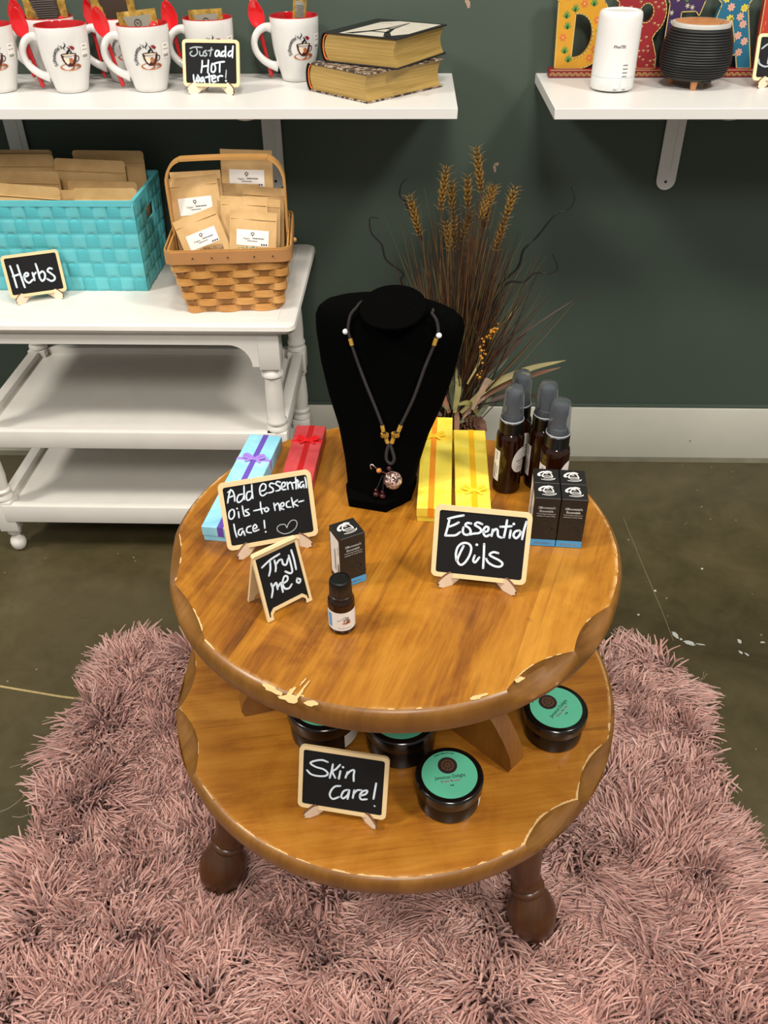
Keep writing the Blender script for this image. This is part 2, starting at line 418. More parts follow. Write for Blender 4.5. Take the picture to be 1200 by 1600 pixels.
# ================================================================== wall shelves
def shelf(name, x0, x1, y0, z, label):
    t = thing(name, label, 'shelf', ((x0 + x1) / 2, WALL, z))
    L = x1 - x0; D = WALL - y0
    MB().box((0, -D / 2, -0.0085), (L, D - 0.0005, 0.017), bev=0.0008, seg=1).build('board', M_SHELF, t)
    return t
def bracket(parent, x):
    b = MB(); w = 0.038; H = 0.197
    pl = [(-w / 2, 0), (w / 2, 0)] + [(w / 2 * math.cos(a), -H + w / 2 + w / 2 * math.sin(a)) for a in [-PI * i / 10 for i in range(11)]]
    holes = [disc2d(-0.006, -0.014, 0.0035, 0.0035, 12), disc2d(0, -H + 0.016, 0.003, 0.003, 12)]
    slab2d(b, [pl] + holes, 0.003, basis((x, -0.0032, -0.0171), (1, 0, 0), (0, 0, 1), (0, -1, 0)))
    b.tube([(x + 0.006, -0.0062, -0.03), (x + 0.006, -0.0062, -0.1), (x + 0.006, -0.0062, -H + 0.02)], 0.0016, 6)
    b.box((x, -0.11, -0.0187), (w, 0.215, 0.003))
    o = b.build('bracket', M_STEEL, parent)
    s = MB(); s.lathe([(0.003, 0), (0.003, 0.0015), (0.0012, 0.002)], 12, M=basis((x - 0.006, -0.0033, -0.0311), (1, 0, 0), (0, 0, 1), (0, -1, 0)))
    s.build('screw', M_DARK, o)
SZ = 0.8585
sl = shelf('wall_shelf', -1.30, 0.0895, 0.695, SZ, 'white wall shelf holding mugs and two thick books, above the white tiered table')
for x in (-0.775, -0.262): bracket(sl, x + 0.6053)
sr = shelf('wall_shelf', 0.247, 1.25, 0.692, SZ, 'white wall shelf on the right holding painted letters and two diffusers')
bracket(sr, 0.527 - 0.7485); bracket(sr, 1.1 - 0.7485)
for s, x in ((sl, -0.263 + 0.6053), (sr, 0.535 - 0.7485)):
    MB().lathe([(0.0, -0.0052), (0.011, -0.0048), (0.017, -0.003), (0.019, 0.0)], 20, M=RT((x, -0.262, -0.0171))).build('mounting_cap', M_SHELF, s)
# ================================================================== two tier table
R1, R2, Z1, Z2 = 0.275, 0.305, 0.520, 0.2655
M_EDGE = mat_wood('brown_rim_stain_and_shade', [(0.3, '45290b'), (0.45, '654014'), (0.6, '7d521b'), (0.8, '94672a')], 0.8, 0.5, 0.2685, 7.7, 0.38, False)  # darker than the tier tops: part worn stain, part shade put into the colour
def tier(name, R, z, th, bites, mat, parent):
    n = 720; T = th; rings = []; mb = MB()
    def depth(deg):
        b = 0.0
        for a0, a1, d in bites:
            x = (deg - a0) % 360
            if x < (a1 - a0): b = max(b, d * math.sin(PI * x / (a1 - a0)) ** 0.85)
        return b
    B = [depth(i * 360 / n) for i in range(n)]
    def ring(fr, fz):
        return [(fr(B[i]) * math.cos(2 * PI * i / n), fr(B[i]) * math.sin(2 * PI * i / n), fz(B[i])) for i in range(n)]
    dz = lambda b: min(T * 0.60, b * 1.15)
    rings.append(ring(lambda b: R - 0.008, lambda b: -T))
    rings.append(ring(lambda b: R - 0.003, lambda b: -T + 0.0015))
    rings.append(ring(lambda b: R - 0.0006, lambda b: -T + 0.006))
    rings.append(ring(lambda b: R, lambda b: -T * 0.55 - 0.25 * dz(b)))
    rings.append(ring(lambda b: R - 0.0005 - 0.03 * b, lambda b: -0.008 - 0.95 * dz(b)))
    rings.append(ring(lambda b: R - 0.0022 - 0.20 * b, lambda b: -0.0035 - 0.90 * dz(b)))
    rings.append(ring(lambda b: R - 0.0040 - 0.55 * b, lambda b: -0.0014 - 0.78 * dz(b)))
    rings.append(ring(lambda b: R - 0.0056 - 0.90 * b, lambda b: -0.0005 - 0.42 * dz(b)))
    rings.append(ring(lambda b: R - 0.0065 - b, lambda b: 0))
    for k in (0.84, 0.6, 0.35, 0.12): rings.append(ring(lambda b, k=k: R * k, lambda b: 0))
    mb.loft(rings, 0)
    for j in range(8): mb.mi[j * n:(j + 1) * n] = [1] * n
    return mb.build(name, [mat, M_EDGE], parent, 26, (0, 0, z))
tb = thing('two_tier_table', 'round honey brown wooden two tier table with scalloped rims standing on the pink rug', 'table', (0, 0, 0))
top = tier('table_top', R1, Z1, 0.034, [(-181, -160.5, 0.0095), (-160.5, -138, 0.0105), (-44, -26, 0.0125), (-64, -44, 0.0145), (55, 75, 0.012), (75, 95, 0.012)], M_TOP, tb)
low = tier('lower_tier', R2, Z2, 0.032, [(171, 192, 0.0165), (192, 213.5, 0.0185), (-40, -20, 0.0155), (-58, -40, 0.0155), (60, 80, 0.015), (80, 100, 0.015)], M_LOW, tb)
# finish worn off along the upper edges
def worn(parent, R, bites, a0, a1, cover, seed, wmax):
    rw = random.Random(seed); run = []
    def edge(deg):
        b = 0.0
        for s, e, d in bites:
            x = (deg - s) % 360
            if x < (e - s): b = max(b, d * math.sin(PI * x / (e - s)) ** 0.85)
        return R - 0.0065 - b
    N_ = int((a1 - a0) * 4); val = [rw.random() for _ in range(N_ // 6 + 3)]
    def flush():
        if len(run) > 5:
            k = len(run); vs = [p for p, q in run] + [q for p, q in run]
            MB().add(vs, [(i, i + 1, k + i + 1, k + i) for i in range(k - 1)]).build('worn_edge', M_CHIP, parent, 0)
        run.clear()
    for i in range(N_):
        t = i / 6; u = val[int(t)] * (1 - t % 1) + val[int(t) + 1] * (t % 1); g = u - (1 - cover)
        if g <= 0: flush(); continue
        deg = a0 + i / 4; c, s = math.cos(math.radians(deg)), math.sin(math.radians(deg)); r = edge(deg); w_ = wmax * min(1, g * 2.2 + .12) * rw.uniform(.55, 1.0)
        run.append((((r + .0004) * c, (r + .0004) * s, .0001), ((r - w_) * c, (r - w_) * s, .00025)))
    flush()
BT = [(-181, -160.5, 0.0095), (-160.5, -138, 0.0105), (-44, -26, 0.0125), (-64, -44, 0.0145)]
BL = [(171, 192, 0.0165), (192, 213.5, 0.0185), (-40, -20, 0.0155), (-58, -40, 0.0155)]
worn(top, R1, BT, 138, 232, .34, 3, .0026); worn(top, R1, BT, -62, 10, .30, 5, .0016); worn(top, R1, BT, -118, -70, .38, 8, .0022)
worn(low, R2, BL, -64, -14, .80, 2, .0030); worn(low, R2, BL, -150, -64, .55, 4, .0020); worn(low, R2, BL, 175, 212, .35, 6, .0014)
# bare-wood chips on the rim of the top
def chipstar(px, py, rx, ry, rot):
    P = at(px, py, 0); d = (P - Vector(CAM)); t = (Z1 - CAM[2]) / d.z; X = Vector(CAM) + d * t
    pts = ragged(X.x, X.y, rx, ry, 13, rot); nn = len(pts)
    MB().add([(x, y, Z1 + 0.0003 + 0.00004 * len(top.children)) for x, y in pts], [tuple(range(nn))]).build('bare_wood_chip', M_CHIP, top, 0, (0, 0, -Z1))
for a in ((425, 1078, .014, .004, -.5), (452, 1092, .012, .0055, -.3), (468, 1086, .002, .013, -.4), (455, 1082, .003, .010, -.5), (474, 1066, .0012, .008, -.5), (478, 1072, .0012, .010, -.45), (487, 1100, .008, .004, -.15), (745, 1090, .012, .003, .35), (812, 1063, .007, .003, .5)):
    chipstar(*a)
# column between the tiers and three curved brackets
MB().lathe([(0.030, Z2), (0.034, Z2 + .012), (0.026, Z2 + .03), (0.024, Z2 + .09), (0.031, Z2 + .13), (0.026, Z2 + .15), (0.028, Z2 + .19), (0.036, Z1 - .034)], 28).build('column', M_ARMW, tb)
for a in (-43, 78, 197):
    b = MB(); zt = Z1 - 0.034
    prof = [(0.02, Z2), (0.213, Z2), (0.2165, Z2 + .012), (0.213, Z2 + .026), (0.203, Z2 + .044), (0.185, Z2 + .066), (0.16, Z2 + .086), (0.125, Z2 + .104), (0.10, Z2 + .128), (0.085, Z2 + .165), (0.078, zt), (0.02, zt)]
    b.loft([[(x, yy, z) for x, z in prof] for yy in (-0.0128, 0.0128)], 0, RT(rz=math.radians(a)))
    b.build('support_bracket', M_ARMW, tb, 30)
for a in (-49.3, -145.4, 40.7, 129.7):
    lg = MB(); L = math.hypot(0.233, 0.066)
    prof = [(0.0, 0.0), (0.019, 0.0), (0.0245, 0.005), (0.0265, 0.009), (0.0272, 0.0105), (0.0302, 0.016), (0.0335, 0.032), (0.0330, 0.048), (0.0280, 0.064), (0.0215, 0.076), (0.0190, 0.0815), (0.0222, 0.084), (0.0228, 0.087), (0.0222, 0.090), (0.0190, 0.0925), (0.0208, 0.0945), (0.0208, 0.098), (0.0190, 0.1005), (0.0200, 0.112), (0.027, 0.150), (0.0295, 0.172), (0.0285, 0.182), (0.030, 0.187), (0.030, 0.195), (0.0285, 0.200), (0.0285, 0.2370)]
    M = RT(rz=math.radians(a)) @ RT((0.301, 0, 0.014), ry=-math.atan2(0.066, 0.233))
    lg.lathe(prof, 36, 0, M)
    lg.build('leg', M_LEGW, tb, 45)

# ================================================================== white three tier table
M_WT = M_WPAINT
wt = thing('tiered_table', 'white painted three tier side table with turned legs against the green wall', 'table', (0, 0, 0))
WX0, WX1, WY0, WY1, WZ = -0.875, -0.185, 0.555, 0.958, 0.538
b = MB()
n = 10
def wtop(inset, z): return [(x, y, z) for x, y in rrect(WX1 - WX0 - 2 * inset, WY1 - WY0 - 2 * inset, 0.016, 5, (WX0 + WX1) / 2, (WY0 + WY1) / 2)]
b.loft([wtop(.010, WZ - .020), wtop(.004, WZ - .017), wtop(.0, WZ - .010), wtop(.0015, WZ - .003), wtop(.006, WZ)])
for x in (WX0 + .035, WX1 - .033): b.box((x, (WY0 + WY1) / 2, WZ + .0002), (0.0022, WY1 - WY0 - .05, 0.0012))
b.box(((WX0 + WX1) / 2, WY0 + .035, WZ + .0002), (WX1 - WX0 - .07, 0.0018, 0.0010))
b.build('table_top', M_WT, wt, 40)
LX0, LX1, LY0, LY1 = -0.822, -0.237, 0.588, 0.922
for x in (LX0, LX1):
    for y in (LY0, LY1):
        lg = MB()
        S = .0195
        lg.box((x, y, .4825), (2 * S, 2 * S, .075), bev=.0015)
        lg.lathe([(.017, .446), (.0145, .442), (.017, .438), (.0205, .433), (.0205, .428), (.015, .423), (.0165, .40), (.0175, .36), (.0165, .335), (.0195, .331), (.0195, .326), (.0165, .322), (.0205, .317), (.0205, .312), (.017, .308)], 24, M=RT((x, y, 0)))
        lg.box((x, y, .2875), (2 * S, 2 * S, .045), bev=.0015)
        lg.lathe([(.017, .266), (.0145, .262), (.0185, .258), (.0185, .253), (.0145, .248), (.0165, .22), (.0175, .19), (.0155, .162), (.0195, .158), (.0195, .153), (.0165, .149), (.0205, .143), (.0205, .138), (.017, .134)], 24, M=RT((x, y, 0)))
        lg.box((x, y, .0975), (2 * S, 2 * S, .075), bev=.0015)
        lo = lg.build('leg', M_WT, wt, 40)
        MB().lathe([(.0, .0), (.007, .0005), (.0125, .005), (.0155, .0125), (.0165, .02), (.0145, .028), (.009, .034), (.008, .040), (.012, .044), (.0155, .0475), (.0155, .060)], 24, M=RT((x, y, 0))).build('ball_foot', M_WT, lo, 45)
ap = MB()
def scal(x0, x1, flip):
    pts = [(x0, WZ - .02), (x0, .497)]
    if flip: pts = [(x0, WZ - .02), (x0, .452)] + [(x0 + .012 + .040 * (1 - math.cos(a)), .452 + .043 * math.sin(a)) for a in [PI / 2 * i / 8 for i in range(9)]]
    pts += ([(x1 - .012 - .040 * (1 - math.cos(a)), .452 + .043 * math.sin(a)) for a in [PI / 2 * (8 - i) / 8 for i in range(9)]] + [(x1, .452), (x1, WZ - .02)])
    return pts
slab2d(ap, [scal(LX0 + .019, LX1 - .019, True)], .016, basis((0, LY0 - .004, 0), (1, 0, 0), (0, 0, 1), (0, -1, 0)))
slab2d(ap, [scal(LX0 + .019, LX1 - .019, True)], .016, basis((0, LY1 + .012, 0), (1, 0, 0), (0, 0, 1), (0, -1, 0)))
for x in (LX0 + .004, LX1 + .012):
    slab2d(ap, [scal(LY0 + .019, LY1 - .019, True)], .016, basis((x, 0, 0), (0, 1, 0), (0, 0, 1), (-1, 0, 0)))
ap.build('apron', M_WT, wt, 30)
for zt, zb in ((.310, .272), (.129, .087)):
    s = MB()
    s.box(((LX0 + LX1) / 2, LY0 - .012, (zt + zb) / 2), (LX1 - LX0 - .002 + .0, .018, zt - zb), bev=.002)
    s.box(((LX0 + LX1) / 2, LY1 + .008, (zt + zb) / 2), (LX1 - LX0 - .04, .018, zt - zb), bev=.002)
    for x in (LX0 - .004, LX1 + .004): s.box((x, (LY0 + LY1) / 2, (zt + zb) / 2), (.022, LY1 - LY0 - .042, zt - zb), bev=.002)
    s.box(((LX0 + LX1) / 2, (LY0 + LY1) / 2, zt - .020), (LX1 - LX0 - .012, LY1 - LY0 + .005, .010))
    s.build('tray_shelf', M_WT, wt, 30)
# pen strokes of the handwriting (millimetres on each board), board poses (x, y, yaw, lean, width, height) and the necklace line on the bust
SIGN_INK = {"oils":{"w":2.99,"s":[[[-22.0,75.6],[-30.4,73.1],[-38.7,69.9]],[[-37.1,70.1],[-38.5,60.3],[-40.5,49.8]],[[-38.0,60.3],[-31.8,63.3],[-26.7,66.7]],[[-40.5,49.8],[-34.0,50.5],[-28.7,51.6],[-24.2,55.6]],[[-12.8,67.0],[-17.1,67.1],[-19.0,64.1],[-14.4,61.2],[-12.5,56.8],[-15.4,53.4],[-19.7,53.8],[-21.4,57.6],[-20.9,61.6]],[[-0.6,67.5],[-6.0,68.9],[-8.4,65.8],[-3.3,62.9],[-0.9,59.8],[-3.3,56.7],[-8.6,55.5],[-14.9,53.5]],[[1.9,58.4],[6.0,60.0],[6.7,64.0],[3.9,64.9],[1.6,61.2],[2.1,56.1],[4.9,53.6],[8.5,55.7]],[[11.6,62.3],[11.4,58.9],[10.9,54.8]],[[11.2,58.8],[14.7,63.2],[17.0,61.7],[18.1,55.6],[22.0,53.8]],[[26.3,74.6],[25.7,64.9],[24.6,54.6]],[[19.7,66.5],[25.5,67.2],[31.7,68.4]],[[31.3,63.3],[30.9,54.7]],[[34.0,71.2]],[[40.7,64.3],[36.5,62.7],[34.8,58.0],[37.8,54.9],[41.1,58.1],[42.6,62.8]],[[47.5,75.1],[45.7,64.8],[44.7,54.6]],[[-19.1,39.5],[-22.7,29.8],[-24.7,21.4],[-21.1,16.6],[-16.4,19.5],[-11.7,28.7],[-10.4,38.2],[-14.0,42.9],[-20.4,42.8],[-25.4,37.6],[-27.0,29.3],[-25.8,21.3]],[[-5.8,29.4],[-7.0,23.5],[-4.6,21.4],[-0.6,27.7]],[[-4.5,42.6]],[[3.6,44.3],[4.3,30.6],[4.8,15.5]],[[20.0,35.2],[14.6,35.8],[10.6,32.4],[15.2,29.5],[21.8,26.8],[25.9,23.2],[23.6,19.4],[17.2,19.3],[10.4,22.6],[7.3,26.9]]]},"add":{"w":2.12,"s":[[[-40.4,74.3],[-43.8,66.9],[-46.2,59.1]],[[-43.9,71.6],[-39.3,73.4],[-37.3,67.1],[-37.8,59.9]],[[-44.3,65.0],[-38.0,66.6]],[[-27.4,66.7],[-32.2,66.2],[-35.0,61.4],[-33.9,57.4],[-29.0,59.7],[-26.3,64.5]],[[-24.6,76.2],[-25.6,67.7],[-26.4,59.9]],[[-17.0,68.2],[-21.4,68.1],[-23.7,63.4],[-23.0,58.2],[-18.8,59.9],[-16.5,64.8]],[[-15.5,76.3],[-16.3,68.1],[-16.5,59.5]],[[-6.7,66.5],[-1.2,67.5],[0.5,72.8],[-3.0,75.1],[-6.8,70.5],[-7.2,63.2],[-4.4,60.7],[0.5,63.2]],[[10.8,72.8],[6.7,74.1],[4.8,71.1],[8.3,67.2],[7.6,63.6],[2.3,62.9]],[[17.9,73.6],[14.3,74.9],[12.6,71.8],[16.2,68.5],[16.1,64.5],[11.5,63.7]],[[19.0,67.0],[22.4,68.1],[23.5,71.9],[20.6,72.4],[18.5,68.1],[19.5,64.2],[23.3,63.8]],[[25.8,72.2],[25.9,63.5]],[[25.8,68.9],[29.3,71.6],[30.9,69.3],[31.6,62.9]],[[36.5,77.1],[36.1,69.1],[35.4,62.3]],[[31.7,70.2],[39.6,71.0]],[[38.5,69.4],[38.0,62.8]],[[38.2,72.8]],[[44.6,69.7],[41.6,68.9],[39.9,65.1],[41.8,62.8],[44.8,66.3],[45.0,62.2]],[[47.6,74.6],[48.1,68.4],[47.8,61.7]],[[-42.8,50.5],[-46.3,47.3],[-47.2,41.0],[-44.6,38.7],[-41.0,42.3],[-40.5,48.7],[-42.8,50.5]],[[-35.6,46.1],[-35.9,39.0]],[[-36.5,50.3]],[[-30.1,52.2],[-30.0,44.4],[-29.6,40.3]],[[-23.6,47.3],[-27.6,46.0],[-24.5,42.7],[-23.9,40.3],[-28.9,39.5]],[[-17.6,44.2],[-11.8,44.5],[-6.3,45.1]],[[-8.6,53.4],[-9.0,46.0],[-8.5,39.2]],[[-2.3,45.9],[-5.2,43.7],[-3.4,40.4],[-0.1,42.8],[-2.3,45.9]],[[6.9,49.3],[7.2,40.4]],[[7.1,45.2],[11.3,48.5],[12.7,44.9],[12.9,39.4]],[[14.5,43.2],[18.3,44.6],[18.1,48.0],[15.0,46.9],[14.3,41.9],[17.5,39.7]],[[25.0,48.8],[21.7,47.1],[21.7,42.2],[26.2,41.1]],[[28.4,52.3],[28.9,46.1],[29.3,40.5]],[[35.1,48.4],[30.3,45.1],[34.6,41.0]],[[36.3,45.8],[42.3,46.4]],[[-43.1,31.9],[-43.0,23.7],[-42.1,15.6]],[[-33.9,24.7],[-37.9,23.8],[-39.6,19.2],[-37.0,17.1],[-33.7,22.0],[-32.4,16.0]],[[-23.8,26.3],[-28.5,24.8],[-29.3,19.5],[-24.4,17.8]],[[-21.6,21.5],[-17.0,23.4],[-18.8,27.1],[-21.6,23.6],[-21.0,18.9],[-15.1,19.9]],[[-7.4,30.1],[-7.9,20.6]],[[-7.5,15.7]]]},"heart":{"w":1.25,"s":[[[18.0,16.2],[16.2,20.7],[10.8,21.3],[6.8,18.6],[7.4,13.6],[14.4,9.1],[22.5,10.1],[28.7,14.2],[31.0,20.0],[28.9,23.9],[24.3,24.0],[20.1,20.0],[18.4,16.1]]]},"skin":{"w":2.82,"s":[[[-19.5,66.7],[-25.9,68.2],[-34.0,66.1],[-40.2,61.8],[-33.6,57.7],[-24.2,56.1],[-18.8,51.9],[-21.5,47.5],[-30.8,45.8],[-39.0,46.9],[-43.9,51.3]],[[-13.0,64.7],[-14.3,55.3],[-16.2,45.8]],[[-4.4,65.5],[-9.2,58.8],[-13.1,54.9],[-9.6,47.0]],[[-3.7,57.2],[-5.1,46.5]],[[-0.8,62.9]],[[5.0,57.5],[2.8,49.2]],[[3.8,53.1],[8.1,59.1],[12.6,61.2],[12.4,53.6],[12.8,46.5]],[[-2.9,37.0],[-9.2,35.2],[-13.6,29.1],[-15.1,22.2],[-11.3,17.6],[-3.9,21.6]],[[6.0,33.4],[1.5,30.6],[-1.1,23.5],[1.4,20.6],[6.4,26.2],[8.3,33.2]],[[8.2,31.8],[6.7,20.9]],[[14.1,34.2],[12.9,23.4]],[[13.4,28.8],[17.5,34.6],[22.7,35.8]],[[21.4,27.7],[28.1,31.6],[29.6,36.4],[25.0,34.9],[21.3,29.0],[22.8,23.3],[29.7,24.6]],[[39.8,48.1],[38.7,37.5],[37.7,26.7]],[[39.4,17.1],[39.6,16.9]]]},"hot":{"w":3.22,"s":[[[-15.4,40.2],[-16.2,31.1],[-18.0,22.0]],[[-4.4,41.2],[-5.3,32.1],[-6.2,22.1]],[[-15.7,31.1],[-5.2,32.9]],[[2.2,36.3],[0.4,30.4],[0.5,24.0],[4.8,23.2],[7.6,27.8],[6.3,34.1],[2.2,36.3]],[[6.3,36.4],[14.7,38.3],[23.6,39.3]],[[15.7,37.8],[15.2,30.6],[14.9,23.3]],[[14.3,55.8],[10.1,55.8],[7.9,51.3],[8.8,47.7],[12.5,48.6],[14.7,54.0]],[[15.3,54.9],[16.1,48.6],[18.2,47.8]],[[24.6,55.5],[20.4,54.1],[18.7,49.6],[21.8,47.8],[25.0,50.5]],[[26.4,62.6],[26.1,55.0],[26.1,47.0]],[[36.5,56.0],[32.3,54.2],[30.6,49.7],[33.7,47.9],[37.4,51.6]],[[39.5,63.2],[38.6,55.2],[38.0,46.2]],[[-32.0,17.7],[-31.7,11.7],[-30.4,6.2],[-27.1,10.0],[-26.1,14.6],[-25.5,9.1],[-23.5,7.3],[-22.0,12.8],[-24.4,17.8]],[[-15.3,14.7],[-18.6,12.8],[-19.3,8.2],[-16.1,8.3],[-14.4,12.9],[-12.3,6.9]],[[-4.1,20.3],[-3.9,13.0],[-3.4,6.6]],[[-10.6,14.3],[1.5,17.2]],[[0.8,12.2],[6.6,14.1],[6.7,17.0],[3.1,17.2],[0.5,12.2],[2.7,7.6],[7.7,8.6]],[[10.8,15.9],[11.9,9.6]],[[11.5,14.1],[15.1,17.2],[19.7,17.0]],[[25.8,9.6]]]},"just":{"w":2.41,"s":[[[-36.4,58.9],[-28.0,61.2],[-15.0,60.7]],[[-25.4,60.4],[-23.6,55.4],[-24.3,50.9],[-29.6,47.3],[-34.8,48.1],[-36.7,51.7],[-33.0,54.5]],[[-19.4,54.6],[-19.6,50.1],[-17.6,47.8],[-14.0,48.8],[-12.5,54.2]],[[-7.5,56.1],[-10.6,55.1],[-8.6,52.0],[-6.7,49.8],[-9.9,47.5],[-12.4,47.9]],[[1.5,60.6],[0.3,54.8],[-1.3,47.6]],[[-4.4,55.6],[4.0,57.5]],[[26.8,26.2],[26.1,20.7],[25.4,13.9]]]},"herbs":{"w":3.89,"s":[[[-36.8,56.1],[-35.4,42.4],[-34.5,18.4]],[[-24.3,56.1],[-23.2,38.5],[-21.2,16.6]],[[-36.5,38.1],[-29.6,39.4],[-22.7,40.4]],[[-18.7,34.4],[-11.7,35.7],[-9.8,39.1],[-12.6,41.0],[-16.8,37.6],[-17.6,29.7],[-12.5,23.3],[-4.5,27.9]],[[-2.4,39.6],[-1.5,32.1],[-1.8,26.4]],[[-2.6,34.5],[2.3,38.4],[3.3,39.4]],[[6.7,54.2],[7.7,42.2],[7.9,28.5]],[[8.5,36.4],[15.0,40.0],[18.2,35.0],[16.3,27.3],[10.9,23.4],[8.2,28.4]],[[32.3,42.2],[28.2,43.9],[23.9,39.9],[28.3,34.8],[33.5,28.3],[32.1,22.8],[26.2,21.3],[20.4,25.6]]]},"try":{"w":2.73,"s":[[[-19.3,64.8],[-8.1,68.9],[4.0,70.6]],[[-8.7,66.5],[-10.7,58.1],[-13.9,52.2]],[[-3.4,66.0],[-3.6,58.7],[-5.3,53.5]],[[-3.1,60.5],[1.5,63.7],[4.2,63.8]],[[5.3,62.6],[5.4,57.5],[8.9,55.3],[12.4,60.7]],[[14.2,63.9],[14.3,54.4],[13.8,44.4],[10.8,43.4],[5.7,48.0]],[[18.7,68.6],[19.3,57.5],[18.9,44.7]],[[-13.9,42.0],[-13.7,35.1],[-17.3,26.6]],[[-13.1,37.3],[-8.1,40.3],[-8.2,32.4]],[[-7.3,34.4],[-2.9,37.7],[-2.9,31.2],[-3.0,26.4]],[[-1.0,35.7],[5.3,36.8],[6.6,41.0],[3.2,43.0],[-0.7,37.0],[0.1,29.3],[5.2,27.2],[9.4,30.0]],[[17.5,33.7],[16.1,30.2],[18.7,27.5],[20.9,30.4],[17.8,33.5]]]}}
SIGN_POSE = {"oils":[0.0964,-0.0909,-0.1376,0.3375,0.1075,0.0852,-0.0038],"add":[-0.1441,-0.0292,0.3019,0.332,0.1098,0.0832,0.0008],"heart":[-0.1441,-0.0292,0.3019,0.332,0.1098,0.0832,0.0008],"skin":[-0.059,-0.2261,-0.1545,0.362,0.1077,0.0846,-0.006],"hot":[-0.3335,0.8018,-0.0963,0.3219,0.1003,0.073,0.0031],"just":[-0.3335,0.8018,-0.0963,0.3219,0.1003,0.073,0.0031],"herbs":[-0.6661,0.6564,0.386,0.2814,0.0997,0.075,0.0002],"try":[-0.1121,-0.1346,0.6907,0.2734,0.0579,0.0832,-0.0002]}
NECK = {"cl":[[-0.0247,0.0166,0.2543],[-0.0322,0.0158,0.2486],[-0.0375,0.0148,0.2411],[-0.0395,0.0133,0.2337],[-0.0402,0.0105,0.223],[-0.0375,0.0085,0.2142],[-0.0346,0.0064,0.2055],[-0.026,0.0023,0.1841],[-0.0165,-0.0018,0.1623],[-0.0028,-0.0065,0.1325],[0.0063,-0.01,0.1116],[0.0097,-0.0117,0.102],[0.0139,-0.0136,0.0902]],"cr":[[0.0519,0.0199,0.2572],[0.0579,0.0199,0.2517],[0.0629,0.0198,0.2448],[0.0655,0.0191,0.2377],[0.0665,0.0174,0.2298],[0.0646,0.0153,0.2237],[0.0622,0.0126,0.2129],[0.0543,0.0067,0.1885],[0.0443,-0.0003,0.1533],[0.0359,-0.0046,0.1307],[0.0292,-0.0082,0.1142],[0.0243,-0.0107,0.1026],[0.0196,-0.0131,0.0897]],"loop":[[0.0163,-0.0136,0.0894],[0.0138,-0.0164,0.0781],[0.0145,-0.0189,0.0682],[0.0202,-0.0192,0.0636],[0.0237,-0.0174,0.07],[0.0207,-0.0152,0.0808],[0.0173,-0.0137,0.0885]],"gl":[[-0.0373,0.0083,0.2134],[-0.0347,0.0066,0.2058]],"gr":[[0.0651,0.0152,0.2234],[0.0629,0.0133,0.2152]],"g2":[[0.0063,-0.0102,0.1113],[0.0082,-0.0114,0.1038],[0.0104,-0.0121,0.1],[0.0119,-0.0127,0.095],[0.0143,-0.0137,0.0892]],"g3":[[0.0295,-0.0081,0.1142],[0.0266,-0.0097,0.1058],[0.0235,-0.0108,0.1018],[0.0213,-0.0119,0.0972],[0.0192,-0.0132,0.0897]],"wb":[[-0.0433,0.0104,0.2211],[0.0679,0.0171,0.2268]],"ball":[[0.0251,-0.0225,0.0457]],"top":[[0.0165,-0.0206,0.0598]],"or":[[0.0059,-0.0228,0.0539]],"sil":[[-0.0035,-0.0218,0.0587]],"tas":[[0.0041,-0.0322,0.0226],[0.0123,-0.032,0.0211]],"th":[[0.0132,-0.0233,0.0508],[0.0089,-0.0264,0.0413],[0.0063,-0.0301,0.0289]]}
# ================================================================== chalkboard signs
M_FRAME = simple('pale_beech_wood', 'e6cb9a', 0.55, 0.06, 60)
M_SLATE = simple('black_chalkboard', '121213', 0.75, 0.15, 60, spec=.25)
M_CHALK = simple('chalk_ink_white', 'd6e2ec', 0.7, 0.03, 200)
M_CHALKG = simple('chalk_ink_grey', 'a2abb0', 0.7, 0.1, 200)
M_PLY = simple('easel_plywood', 'f0dcc2', 0.6, 0.06, 60)
M_PLYE = simple('burnt_plywood_edge', '6a4426', 0.7, 0.2, 60)
EASEL = [(.036, 0), (.048, 0), (.0535, .004), (.0525, .008), (.0545, .0095), (.0515, .013), (.046, .0165), (.041, .0188), (.0375, .0188), (.0355, .0168), (.0345, .0112), (.024, .0112), (.018, .016), (.006, .05), (-.003, .056), (-.012, .05), (-.014, .03), (-.024, .022), (-.034, .012), (-.038, .004), (-.037, 0), (-.028, 0), (-.018, .006), (0, .008), (.012, .010), (.026, .006)]
def board_frame(lean, z0): return basis((0, 0, z0), (1, 0, 0), (0, math.sin(lean), math.cos(lean)), (0, -math.cos(lean), math.sin(lean)))
def ink(mb, key, M, mi, z=-.0008):
    d = SIGN_INK[key]
    for i, st in enumerate(d['s']):
        zz = z + i * 4e-6
        stroke2d(mb, [(a / 1000, b / 1000) for a, b in st], d['w'] * .86 / 1000, lambda x, y: tuple(M @ Vector((x, y, zz))), mi)
